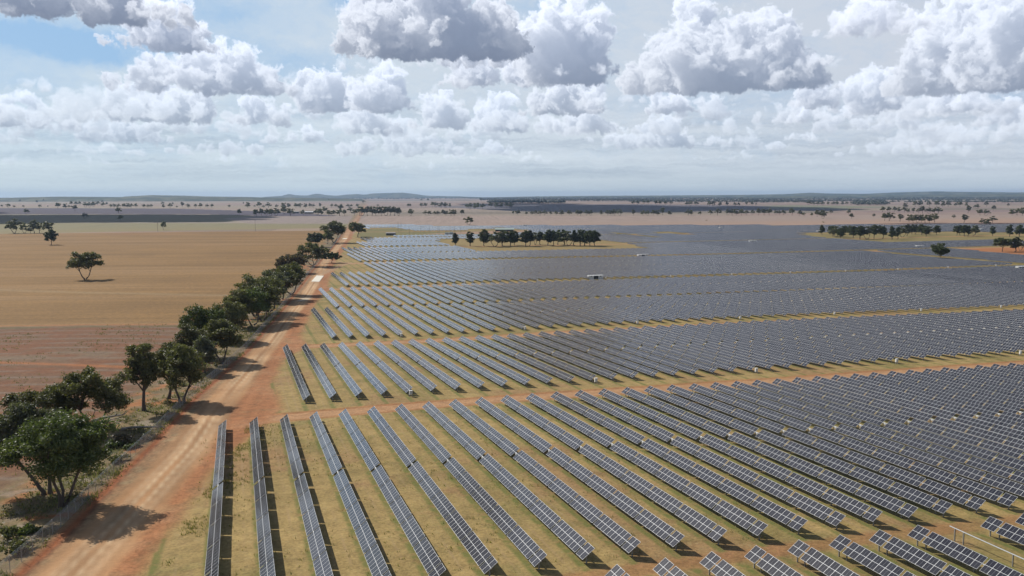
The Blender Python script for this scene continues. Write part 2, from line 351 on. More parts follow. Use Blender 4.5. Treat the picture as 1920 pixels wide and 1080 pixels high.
# ---------------------------------------------------------------- the ground: one sheet to the horizon, its earth and grass colours laid out in metres
def axis_grid(segs, tail0, tail1, grow, minus=None):
    a = []
    for (s, e, st) in segs: a += list(np.arange(s, e, st))
    x, st = segs[-1][1], segs[-1][2]
    while x < tail1: a.append(x); st *= grow; x += st
    a.append(tail1)
    x, st = segs[0][0], segs[0][2]; b = []
    while x > tail0: st *= grow; x -= st; b.append(x)
    return np.array(b[::-1] + a)
EARTH = (.74, .70, .64)
def build_ground():
    gx = axis_grid([(-110, -46, 1.0), (-46, 46, .62), (46, 150, 1.2), (150, 330, 2.2), (330, 1500, 7)], -24000, 24000, 1.09)
    gy = axis_grid([(62, 86, .9), (86, 240, .62), (240, 480, 1.1), (480, 900, 2.2), (900, 1700, 5)], -600, 24000, 1.045)
    X, Y = np.meshgrid(gx, gy, indexing='ij'); nx, ny = X.shape
    Z = terrain(X, Y)
    near = (Y < 1300)
    n2 = fbm(X, Y, 2.2, 3, 3); n8 = fbm(X, Y, 9, 5, 4); n40 = fbm(X, Y, 45, 7, 4); n200 = fbm(X, Y, 260, 9, 4)
    C = np.zeros(X.shape + (3,)); green = np.zeros(X.shape); farm = np.zeros(X.shape); streak = np.zeros(X.shape)
    def lay(mask, col):
        C[:] = C * (1 - mask[..., None]) + np.array(col) * mask[..., None]
    s = poly_dist(X, Y, TRACK)
    # far country: pale stubble and fallow paddocks
    ca, sa = math.cos(math.radians(-17)), math.sin(math.radians(-17))
    U, V = X*ca + Y*sa, -X*sa + Y*ca
    pads = [(.36, .255, .20), (.40, .29, .225), (.37, .285, .205), (.33, .235, .19), (.36, .27, .20), (.27, .21, .155), (.38, .26, .205)]
    cv = np.floor(np.log(np.maximum(V, 300) / 300) / .135).astype(int)
    cw = 700 * 1.0 + V * .28; cu = np.floor(U / np.maximum(cw, 1) + (cv * 7919 % 13) * .37).astype(int)
    idx = ((cu * 73856093) ^ (cv * 19349663)) % len(pads)
    C[:] = np.array(pads)[idx]
    C *= (.93 + .14 * n200)[..., None]
    streak += .75 * sstep(Y, 1500, 1800) * (X < 1200)
    def quad(pts, col, soft=0):
        m = in_poly(X, Y, pxpoly(pts)); lay(m.astype(float), col); return m
    # far bands named from the nearest outwards
    m = quad([(-400, 440), (0, 438.5), (640, 427.5), (668, 419.5), (500, 419), (0, 418), (-400, 418)], (.30, .245, .125)); green[m] = .35
    m = quad([(-400, 418), (0, 418), (420, 417), (470, 407), (470, 403), (-400, 401)], (.25, .205, .13)); green[m] = .3
    quad([(-400, 401.8), (0, 401.8), (260, 401.5), (390, 401.5), (520, 405.5), (640, 404.5), (500, 396.5), (330, 391.2), (0, 390), (-400, 389.8)], (.105, .082, .105))  # dark plum soil, with cloud shade also put into its colour
    quad([(470, 419.5), (668, 419.6), (690, 405), (480, 405.5), (420, 410)], (.36, .27, .225))
    quad([(660, 420), (800, 422.5), (1540, 422), (2000, 419), (2100, 402), (1200, 404), (690, 405)], (.42, .30, .235))
    quad([(1620, 420), (2000, 421), (2000, 417.5), (1700, 418.3)], (.12, .075, .065))
    m = quad([(1640, 399), (1760, 398.5), (2050, 396), (2050, 393), (1700, 394.5), (1600, 396)], (.33, .225, .19))
    quad([(980, 396.5), (1230, 397.3), (1440, 395.5), (1560, 395.5), (1590, 393), (1440, 386), (1180, 382.5), (960, 384), (800, 387)], (.20, .165, .165))  # paddock under the far cloud shadow; that shade is painted into its colour too
    m = quad([(1440, 391.5), (1560, 391), (1700, 388.5), (1640, 386.6), (1440, 384.5)], (.27, .25, .16))
    # the brown stubble paddock on the left and its margins
    A0, A1 = np.array(gp(0, 612)[:2]), np.array(gp(340, 608)[:2]); B0, B1 = np.array(gp(0, 438.5)[:2]), np.array(gp(560, 433)[:2])
    da = (A1 - A0) / np.linalg.norm(A1 - A0); db = (B1 - B0) / np.linalg.norm(B1 - B0)
    va = -(X - A0[0])*da[1] + (Y - A0[1])*da[0]; vb = -(X - B0[0])*db[1] + (Y - B0[1])*db[0]
    leftside = s < 0
    lay(((va > 0) & (vb < 0) & leftside).astype(float), (.285, .170, .062))
    W1 = fbm((X*da[0] + Y*da[1]) * .05, va * 1.0, 9, 31, 4); W2 = fbm((X*da[0] + Y*da[1]) * .12, va, 34, 33, 3)
    inf = ((va > -3) & (vb < 0) & leftside)
    C[inf] *= ((.70 + .36*W1 + .26*W2) * (.84 + .32*n40))[inf][:, None]
    streak[inf] = .9
    lay(np.where(inf, .55 * sstep(W2, .55, .72), 0), (.33, .21, .10))
    lay(np.where(inf, .5 * sstep(vb, -190, -60) * sstep(n200, .4, .7), 0), (.25, .125, .07))
    pl = poly_dist(X, Y, np.array([gp(-60, 542)[:2], gp(170, 549)[:2], gp(330, 552)[:2], gp(480, 555)[:2]]))
    lay(np.where(leftside & (X < 12), np.exp(-(pl/4.5)**2) * .55, 0), (.36, .27, .15))
    # the near paddock: bare red-brown earth with grey contour bands
    lay(((va <= 0) & leftside).astype(float), (.225, .100, .050))
    nearp = (va <= 0) & leftside
    lay(np.where(nearp, .55 * sstep(n8 + .3*n2, .50, .86), 0), (.175, .125, .08))
    bend = va + .0035 * (np.maximum(X + 60, 0)) ** 2 + 2.5 * (n40 - .5) + np.where(X < -80, .03 * (X + 80) ** 2, 0)
    band = np.exp(-((np.mod(bend, 10.5) - 5.25) / 1.1) ** 2)
    lay(np.where(nearp, band * .9 * sstep(n8, .2, .5), 0), (.25, .19, .15))
    lay(np.where(nearp, np.exp(-((bend + 75) / 9) ** 2) * .75 * sstep(n8, .3, .6), 0), (.235, .175, .12))
    green = np.where(nearp, .16 + .5 * sstep(n2, .68, .86) * sstep(n40, .35, .7), green)
    lay(np.where(nearp & (va > -9), .6 * sstep(n8, .35, .6) * np.exp(-((va + 5.5)/2.6)**2), 0), (.11, .12, .04))
    lay(np.where(leftside, np.exp(-((va - .8) / 1.3) ** 2) * .85, 0), (.40, .175, .065))
    lay(np.where(leftside, np.exp(-((va + 1.8) / 1.4) ** 2) * .6, 0), (.36, .25, .14))
    pt = poly_dist(X, Y, np.array([gp(-80, 677)[:2], gp(0, 680)[:2], gp(130, 684)[:2], gp(260, 689)[:2]]))
    lay(np.where(nearp & (X < -26), np.exp(-(pt / 1.7) ** 2) * .9, 0), (.42, .165, .06))
    # verge between paddock and fence: dry grass, litter, red soil
    f = poly_dist(X, Y, FENCE)
    wv = 15 + 6 * (n40 - .5)
    verge = sstep(-f, wv + 2.5, wv - 2.5) * (f < 0) * (Y < 1250)
    vcol = np.array([.24, .185, .105]) + (n8 - .5)[..., None] * np.array([.14, .10, .06])
    C[:] = C*(1-verge[..., None]) + vcol*verge[..., None]
    lay(verge * sstep(fbm(X, Y, 6, 41, 3), .56, .72), (.12, .115, .04))
    lay(verge * sstep(fbm(X + 40, Y, 7, 47, 3), .56, .70) * .85, (.40, .16, .06))
    lay(verge * .8 * sstep(fbm(X, Y + 90, 5, 53, 3), .60, .74), (.34, .29, .24))
    rp = np.exp(-((f + 11.5 + 3*(n40 - .5)) / 1.7) ** 2) * (Y > 130) * (Y < 330)
    lay(np.clip(rp * 1.0 * sstep(n8 + .4*(n2 - .5), .40, .62), 0, 1), (.42, .19, .08))
    green = np.where(verge > .3, .55 * sstep(n8, .4, .7), green)
    # the solar farm's mown grass
    fm = in_poly(X, Y, FARM) & (s > 6.0)
    gcol = np.array([.40, .298, .128]) + (n8 - .5)[..., None] * np.array([.14, .09, .045]) + (n2 - .5)[..., None] * np.array([.14, .11, .055])
    fmf = fm.astype(float); C[:] = C*(1-fmf[..., None]) + gcol*fmf[..., None]
    lay(fmf * .75 * sstep(fbm(X, Y, 17, 61, 4) + .3*(n2 - .5), .52, .72), (.36, .225, .115))
    lay(fmf * .6 * sstep(fbm(X, Y, 13, 67, 4) + .3*(n2 - .5), .54, .72), (.23, .205, .075))
    farm[fm] = 1; green = np.where(fm, .24 + .35*(n40 - .5), green)
    for P, col, g in ((ISLAND_1, (.33, .25, .11), .3), (ISLAND_2, (.285, .235, .10), .4), (STRIP_1, (.20, .17, .06), .4), (STRIP_2, (.22, .17, .06), .4), (STRIP_3, (.26, .21, .07), .4), (RED_SOIL, (.42, .185, .075), 0), (YARD, (.22, .20, .085), .5)):
        m = in_poly(X, Y, P); lay(m.astype(float), col); farm[m] = 0; green[m] = g
    lay((in_poly(X, Y, pxpoly([(790, 439), (870, 434.5), (905, 434), (960, 431), (985, 433), (985, 437), (900, 438.5)]))).astype(float), (.40, .27, .20))
    # service lanes between the blocks: red edges and a paler wheel-worn middle
    for y in LANES:
        d = Y - y + 1.1*(n40 - .5) + .7*(n8 - .5); on = (s > 3) & fm
        e = sstep(np.abs(d), 5.7, 3.5) * on
        lay(e * .85, (.40, .19, .085)); lay(sstep(np.abs(d + .3), 3.5, 2.2) * on * .9, (.50, .30, .165)); farm[e > .5] = 0; green[e > .4] = 0
    d = Y - 84.2 + .8*(n8 - .5); e = sstep(np.abs(d), 2.6, 1.0) * fm * sstep(n8, .2, .55); lay(e * .62, (.36, .175, .085)); farm[e > .5] = 0
    # red dirt along the road, spilling into the farm
    spill = 8.2 + 5.5*np.exp(-((Y - 195)/22.)**2) + 4*np.exp(-((Y - 292)/16.)**2) + 3*np.exp(-((Y - 495)/18.)**2) + 2.0*(n40 - .5)*2 + 1.6*(n8 - .5)
    red = sstep(s, spill + 2.2, spill - 1.6) * (s > -8.5) * (f > 0)
    lay(red, (.405, .185, .085)); lay(red * .7 * sstep(n8 + .35*(n2 - .5), .42, .72), (.43, .235, .125)); lay(red * .35 * sstep(fbm(X, Y, 4, 71, 3), .62, .74), (.24, .18, .09))
    green = np.where(red > .5, 0, green); farm[red > .5] = 0
    left = ((f > 0) & (s < -3.2)).astype(float)
    lay(left * .8, (.31, .205, .115)); lay(left * .6 * sstep(n2, .5, .75), (.33, .27, .16)); lay(left * np.exp(-((f - 1.4 - .8*(n8-.5)) / .8) ** 2) * .95, (.37, .125, .05))
    lay(left * np.exp(-((f - 2.1 - .8*(n8-.5)) / .32) ** 2) * .6 * (Y < 170), (.13, .05, .025))
    # the road: graded tan dirt with pale wheel lines
    hw = np.interp(Y, [60, 130, 200, 300, 420, 700, 1700], [4.6, 4.4, 4.0, 3.6, 3.4, 3.4, 4.2]) + .9*(n8 - .5)
    rd = sstep(np.abs(s), hw + .9, hw - .9) * (Y < 5300)
    lay(rd * .95, (.455, .262, .132)); lay(rd * .35 * sstep(n8 + .3*n40, .55, .85), (.48, .31, .175))
    for o, w_, k in ((-.95, .34, .9), (.85, .32, .95), (-2.3, .4, .45), (2.4, .5, .5), (-1.6, .3, .3), (1.6, .3, .35)):
        lay(rd * np.exp(-((s - o - .5*(n40 - .5)) / w_) ** 2) * k * sstep(vnoise(s*.2, Y, 22, 83), -.1, .4), (.67, .50, .32))
    rut = fbm(s * 1.0, Y * .07, 1.5, 87, 3) - .5; zone = np.clip(rd + .5*red, 0, 1)[..., None]; C[:] = C * (1 + zone * (.75 * rut + .35 * (n8 - .5))[..., None])
    lay(rd * .45 * sstep(Y, 900, 1500), (.42, .20, .12))
    green *= (1 - np.clip(rd + left * .7, 0, 1)); farm *= (rd < .3)
    # branch road at the bend
    br = poly_dist(X, Y, np.array([(58, 606), (70, 648), (83, 688), (92, 699), (103, 698.5), (130, 697)]))
    b2 = poly_dist(X, Y, np.array([(92, 699), (80, 716), (72.5, 728)]))
    e = np.maximum(sstep(np.abs(br), 3.4, 1.8), sstep(np.abs(b2), 3.0, 1.6)); lay(e * .9, (.45, .30, .185)); green *= (1 - e); farm[e > .3] = 0
    gpatch = np.exp(-((s - .3) / 2.7) ** 2) * sstep(Y, 436, 442) * sstep(Y, 472, 462); lay(np.clip(gpatch * 1.2, 0, 1) * sstep(n8 + .3*(n2-.5), .3, .5), (.66, .60, .49))
    # bumps: the ground is not a board
    amp = np.where(rd > .5, .03, .12); Z = Z + amp * (n2 - .5) * (Y < 700) + .12 * (n8 - .5) * (Y < 900)
    me = bpy.data.meshes.new('ground')
    I = np.arange(nx * ny).reshape(nx, ny)
    q = np.stack([I[:-1, :-1], I[1:, :-1], I[1:, 1:], I[:-1, 1:]], -1).reshape(-1, 4)
    me.vertices.add(nx * ny); me.vertices.foreach_set('co', np.stack([X, Y, Z], -1).astype(np.float32).ravel())
    me.loops.add(q.size); me.loops.foreach_set('vertex_index', q.astype(np.int32).ravel())
    me.polygons.add(len(q)); me.polygons.foreach_set('loop_start', np.arange(0, q.size, 4, dtype=np.int32))
    me.polygons.foreach_set('use_smooth', np.ones(len(q), bool)); me.update()
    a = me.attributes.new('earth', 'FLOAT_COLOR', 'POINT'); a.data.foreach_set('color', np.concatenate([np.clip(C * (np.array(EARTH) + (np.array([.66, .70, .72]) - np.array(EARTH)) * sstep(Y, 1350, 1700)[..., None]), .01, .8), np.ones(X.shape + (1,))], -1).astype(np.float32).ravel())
    a = me.attributes.new('cover', 'FLOAT_COLOR', 'POINT'); a.data.foreach_set('color', np.stack([np.clip(green, 0, 1), farm, np.clip(streak, 0, 1), 1 - .75*rd], -1).astype(np.float32).ravel())
    o = bpy.data.objects.new('ground', me); COL.objects.link(o); o['kind'] = 'structure'
    mat = bpy.data.materials.new('earth_and_grass'); mat.use_nodes = True; t = NT(mat.node_tree); bs = t.n['Principled BSDF']
    pos = t.add('ShaderNodeNewGeometry').outputs['Position']; e = t.attr('earth').outputs['Color']; ca_ = t.attr('cover'); cv = t.xyz(ca_.outputs['Vector']); rough_ = ca_.outputs['Alpha']
    fine = t.noise(pos, 2.3, 5, .65); mid = t.noise(pos, .55, 4, .6); big = t.noise(pos, .07, 3, .5)
    k = t.m('ADD', t.m('MULTIPLY', fine, 1.5), t.m('ADD', t.m('MULTIPLY', mid, 1.0), -.25))
    k = t.m('ADD', t.m('MULTIPLY', t.m('SUBTRACT', k, 1.0), rough_), 1.0)
    col = t.mix(1.0, e, t.vec(k, k, k), 'MULTIPLY')
    tuft = t.ramp(t.noise(pos, 1.1, 5, .7), .50, .66)
    col = t.mix(t.m('MULTIPLY', t.m('MULTIPLY', tuft, cv[0]), 1.1, clamp=True), col, c4((.105, .115, .034)))
    dry = t.ramp(t.noise(pos, .9, 4, .7), .55, .7)
    col = t.mix(t.m('MULTIPLY', t.m('MULTIPLY', dry, cv[1]), .35), col, c4((.34, .27, .13)))
    x, y, z = t.xyz(pos)
    ph = t.m('FRACT', t.m('DIVIDE', t.m('SUBTRACT', x, XG - 1.6), DX))                # drip line below each row's low edge grows greener
    drip = t.m('MULTIPLY', t.ramp(ph, .0, .10), t.ramp(ph, .30, .16))
    col = t.mix(t.m('MULTIPLY', t.m('MULTIPLY', t.m('MULTIPLY', drip, cv[1]), t.ramp(mid, .30, .58)), .75), col, c4((.10, .125, .03)))
    wt = t.m('ADD', t.m('MULTIPLY', t.ramp(ph, .50, .54), t.ramp(ph, .60, .56)), t.m('MULTIPLY', t.ramp(ph, .80, .84), t.ramp(ph, .90, .86)))   # wheel marks down each aisle
    col = t.mix(t.m('MULTIPLY', t.m('MULTIPLY', wt, cv[1]), t.m('MULTIPLY', t.ramp(big, .42, .62), .34)), col, c4((.33, .225, .125)))
    c_, s_ = math.cos(math.radians(-15)), math.sin(math.radians(-15))
    al = t.m('ADD', t.m('MULTIPLY', x, c_), t.m('MULTIPLY', y, s_)); ac = t.m('SUBTRACT', t.m('MULTIPLY', y, c_), t.m('MULTIPLY', x, s_))
    st = t.noise(t.vec(t.m('MULTIPLY', al, .006), t.m('MULTIPLY', ac, .22), 0.0), 1.0, 6, .7)
    st2 = t.noise(t.vec(t.m('MULTIPLY', al, .10), t.m('MULTIPLY', ac, .004), 3.0), 1.0, 3, .6)
    far = t.ramp(y, 1500, 1700); sv = t.m('ADD', t.m('MULTIPLY', st, t.m('SUBTRACT', 1.0, far)), t.m('MULTIPLY', st2, far))
    kk = t.m('ADD', t.m('MULTIPLY', t.m('SUBTRACT', sv, .5), cv[2]), 1.0)
    col = t.mix(1.0, col, t.vec(kk, kk, kk), 'MULTIPLY')
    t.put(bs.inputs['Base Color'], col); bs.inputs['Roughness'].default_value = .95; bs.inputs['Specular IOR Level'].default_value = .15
    bp = t.add('ShaderNodeBump'); bp.inputs['Strength'].default_value = .6; bp.inputs['Distance'].default_value = .12
    t.put(bp.inputs['Height'], t.noise(pos, 2.8, 6, .7)); t.put(bs.inputs['Normal'], bp.outputs[0])
    me.materials.append(mat)
build_ground()
# ---------------------------------------------------------------- mesh and object helpers
class MB:
    """collects boxes, tubes, quads; build() links them as one mesh object"""
    def __init__(s): s.v = []; s.f = []; s.uv = []
    def box(s, x0, x1, y0, y1, z0, z1, uv=None):
        b = len(s.v); s.v += [(x, y, z) for z in (z0, z1) for y in (y0, y1) for x in (x0, x1)]
        for q in ((0, 2, 3, 1), (4, 5, 7, 6), (0, 1, 5, 4), (2, 6, 7, 3), (0, 4, 6, 2), (1, 3, 7, 5)):
            s.f.append([b + i for i in q]); s.uv += [(s.v[b+i][1], s.v[b+i][0]) for i in q]
        return s
    def obox(s, c, ax, ay, az):
        b = len(s.v); c, ax, ay, az = map(np.array, (c, ax, ay, az))
        for k in (-1, 1):
            for j in (-1, 1):
                for i in (-1, 1): s.v.append(tuple(c + ax*i + ay*j + az*k))
        for q in ((0, 2, 3, 1), (4, 5, 7, 6), (0, 1, 5, 4), (2, 6, 7, 3), (0, 4, 6, 2), (1, 3, 7, 5)):
            s.f.append([b + i for i in q]); s.uv += [(0, 0)] * 4
        return s
    def tube(s, pts, rad, n=6, cap=True):
        pts = [np.array(p, float) for p in pts]; rings = []
        for i, p in enumerate(pts):
            d = pts[min(i+1, len(pts)-1)] - pts[max(i-1, 0)]; d = d / (np.linalg.norm(d) + 1e-9)
            a = np.cross(d, (0, 0, 1) if abs(d[2]) < .9 else (1, 0, 0)); a /= np.linalg.norm(a); c = np.cross(d, a)
            r = rad[i] if hasattr(rad, '__len__') else rad; rings.append(len(s.v))
            for k in range(n):
                t = 2*math.pi*k/n; s.v.append(tuple(p + r*(math.cos(t)*a + math.sin(t)*c)))
        for i in range(len(pts)-1):
            for k in range(n):
                s.f.append([rings[i]+k, rings[i]+(k+1) % n, rings[i+1]+(k+1) % n, rings[i+1]+k]); s.uv += [(0, 0)]*4
        if cap:
            s.f.append([rings[0]+k for k in range(n)][::-1]); s.uv += [(0, 0)]*n
            s.f.append([rings[-1]+k for k in range(n)]); s.uv += [(0, 0)]*n
        return s
    def poly(s, pts):
        b = len(s.v); s.v += [tuple(p) for p in pts]; s.f.append(list(range(b, b+len(pts)))); s.uv += [(0, 0)]*len(pts); return s
    def mesh(s, name, m, smooth=False):
        me = bpy.data.meshes.new(name); me.from_pydata(s.v, [], s.f)
        u = me.uv_layers.new(name='UVMap'); u.data.foreach_set('uv', np.array(s.uv, np.float32).ravel())
        if m: me.materials.append(m)
        if smooth: me.polygons.foreach_set('use_smooth', np.ones(len(s.f), bool))
        me.update(); return me
    def build(s, name, m, parent=None, smooth=False, loc=None):
        return link(name, s.mesh(name, m, smooth), parent, loc)
def link(name, me, parent=None, loc=None):
    o = bpy.data.objects.new(name, me); COL.objects.link(o)
    if parent: o.parent = parent
    if loc is not None: o.location = loc
    return o
def empty(name, loc, rz=0.0):
    o = bpy.data.objects.new(name, None); COL.objects.link(o); o.location = loc; o.rotation_euler = (0, 0, rz); o.empty_display_size = .5; return o
def tag(o, label=None, cat=None, group=None, kind=None):
    for k, v in (('label', label), ('category', cat), ('group', group), ('kind', kind)):
        if v: o[k] = v
    return o
ONES = 'zeroth first second third fourth fifth sixth seventh eighth ninth tenth eleventh twelfth thirteenth fourteenth fifteenth sixteenth seventeenth eighteenth nineteenth'.split()
TENS = ' ten twenty thirty forty fifty sixty seventy eighty ninety'.split(' ')
TENTH = ' tenth twentieth thirtieth fortieth fiftieth sixtieth seventieth eightieth ninetieth'.split(' ')
def ordinal(n):
    if n < 20: return ONES[n]
    p = '' if n < 100 else 'hundred and '
    n2 = n % 100
    if n2 == 0: return 'hundredth'
    return p + (ONES[n2] if n2 < 20 else TENTH[n2//10] if n2 % 10 == 0 else TENS[n2//10] + '-' + ONES[n2 % 10])
_mats = {}
def mat(name, col, rough=.7, metal=0.0, var=.15, scale=3.0, spec=.4, bump=0.0):
    if name in _mats: return _mats[name]
    m = bpy.data.materials.new(name); m.use_nodes = True; t = NT(m.node_tree); b = t.n['Principled BSDF']
    co = t.add('ShaderNodeTexCoord').outputs['Object']
    n = t.noise(co, scale, 5, .65); k = t.m('ADD', t.m('MULTIPLY', t.m('SUBTRACT', n, .5), 2*var), 1.0)
    t.put(b.inputs['Base Color'], t.mix(1.0, c4(col), t.vec(k, k, k), 'MULTIPLY')); b.inputs['Roughness'].default_value = rough
    b.inputs['Metallic'].default_value = metal; b.inputs['Specular IOR Level'].default_value = spec
    if bump:
        bp = t.add('ShaderNodeBump'); bp.inputs['Strength'].default_value = bump; bp.inputs['Distance'].default_value = .05
        t.put(bp.inputs['Height'], t.noise(co, scale*2, 5, .7)); t.put(b.inputs['Normal'], bp.outputs[0])
    _mats[name] = m; return m

# ---------------------------------------------------------------- solar trackers
MOD = 1.02
def panel_material():
    m = bpy.data.materials.new('photovoltaic_glass'); m.use_nodes = True; t = NT(m.node_tree); b = t.n['Principled BSDF']
    uv = t.add('ShaderNodeUVMap', uv_map='UVMap').outputs[0]; u, v, _ = t.xyz(uv)
    f = t.m('FRACT', t.m('DIVIDE', u, MOD)); e = t.m('ABSOLUTE', t.m('SUBTRACT', f, .5))
    frame = t.m('GREATER_THAN', e, .5 - .028)
    half = t.m('LESS_THAN', e, .013)
    av = t.m('ABSOLUTE', v); cen = t.m('LESS_THAN', av, .024); rim = t.m('GREATER_THAN', av, .970)
    white = t.m('MAXIMUM', t.m('MAXIMUM', frame, cen), rim)
    cell = t.m('FLOOR', t.m('DIVIDE', u, MOD)); rnd = t.add('ShaderNodeTexWhiteNoise', noise_dimensions='2D')
    oi = t.add('ShaderNodeObjectInfo'); t.put(rnd.inputs['Vector'], t.vec(cell, t.m('ADD', t.m('GREATER_THAN', v, 0.0), t.m('MULTIPLY', oi.outputs['Random'], 91.0)), 0.0))
    dark = t.mix(rnd.outputs['Value'], c4((.017, .018, .025)), c4((.029, .030, .038)))
    col = t.mix(t.m('MULTIPLY', half, .55), dark, c4((.30, .31, .33)))
    col = t.mix(white, col, c4((.48, .49, .49)))
    t.put(b.inputs['Base Color'], col); t.put(b.inputs['Roughness'], t.m('ADD', t.m('MULTIPLY', white, .32), .13))
    b.inputs['IOR'].default_value = 1.48; b.inputs['Specular IOR Level'].default_value = .5
    bp = t.add('ShaderNodeBump'); bp.inputs['Strength'].default_value = .05; bp.inputs['Distance'].default_value = .01
    return m
PV = panel_material()
STEEL = mat('galvanised_steel', (.44, .45, .45), .5, .6, .12, 2.0)
POSTM = mat('post_steel', (.36, .35, .33), .6, .5, .15, 2.0)
WHITE = mat('white_enclosure_paint', (.74, .74, .72), .5, 0, .06, 1.5)
GREYBOX = mat('grey_enclosure_paint', (.52, .53, .52), .5, 0, .08, 2.0)
DARK = mat('dark_louvre', (.05, .05, .055), .6, 0, .1, 3.0)
CONC = mat('pale_concrete', (.50, .47, .41), .9, 0, .16, .35, .2)
def table_mesh(gaps, sgn):
    b = MB(); z0, z1 = .07, .105; h = TABLE_L / 2
    if not gaps: b.box(-1, 1, -h, h, z0, z1)
    else:                                   # groups of modules with a narrow slot over each post; the short group sits at the row's outer end
        y = -h; cuts = [2.04] + [8.16] * 5
        if sgn > 0: cuts = cuts[::-1]
        left = TABLE_L; n = len(cuts); gap = (TABLE_L - sum(cuts)) / (n - 1)
        for c in cuts:
            u0 = len(b.uv); b.box(-1, 1, y, y + c, z0, z1)
            b.uv[u0:] = [((u - y), v) for u, v in b.uv[u0:]]
            y += c + gap
    return b.mesh('panel_table', PV)
TM = {(g, s): table_mesh(g, s) for g in (True, False) for s in (-1, 1)}
def tube_mesh():
    return MB().tube([(0, -TRK_L/2, 0), (0, TRK_L/2, 0)], .075, 8).mesh('torque_tube', STEEL)
TUBE = tube_mesh()
POSTS_Y = [y for s in (-1, 1) for y in (s*.55,)] + [s*(1.6 + 8.55*i) for s in (-1, 1) for i in range(1, 6)] + [s*(TRK_L/2 - 2.2) for s in (-1, 1)]
def post_mesh():
    b = MB(); b.box(-.07, .07, -.012, .012, -1.0, HUB - .02); b.box(-.085, -.07, -.05, .05, -1.0, HUB - .02); b.box(.07, .085, -.05, .05, -1.0, HUB - .02); b.box(-.12, .12, -.06, .06, HUB - .02, HUB + .0); return b.mesh('post', POSTM)
POST = post_mesh()
def drive_mesh():
    b = MB(); b.box(-.15, .15, -.20, .20, -.26, -.06); b.tube([(0, -.24, 0), (0, .24, 0)], .12, 10); b.box(.10, .28, -.10, .10, -.22, -.10); return b.mesh('drive_motor', GREYBOX)
DRIVE = drive_mesh()
def frame_mesh():
    b = MB(); b.tube([(0, -TRK_L/2, HUB), (0, TRK_L/2, HUB)], .075, 6)
    for y in POSTS_Y: b.box(-.07, .07, -.05 + y, .05 + y, -.9, HUB)
    b.box(-.22, .22, -.3, .3, HUB - .28, HUB - .06)
    return b.mesh('support_frame', POSTM)
FRAME = frame_mesh()
BLOCK_PHRASE = {0: 'in the nearest corner block', 1: 'in the block before the first lane', 2: 'in the block between lanes one and two', 3: 'in the block just beyond lane two',
                4: 'in the block just before lane three', 5: 'in the block just beyond lane three'}
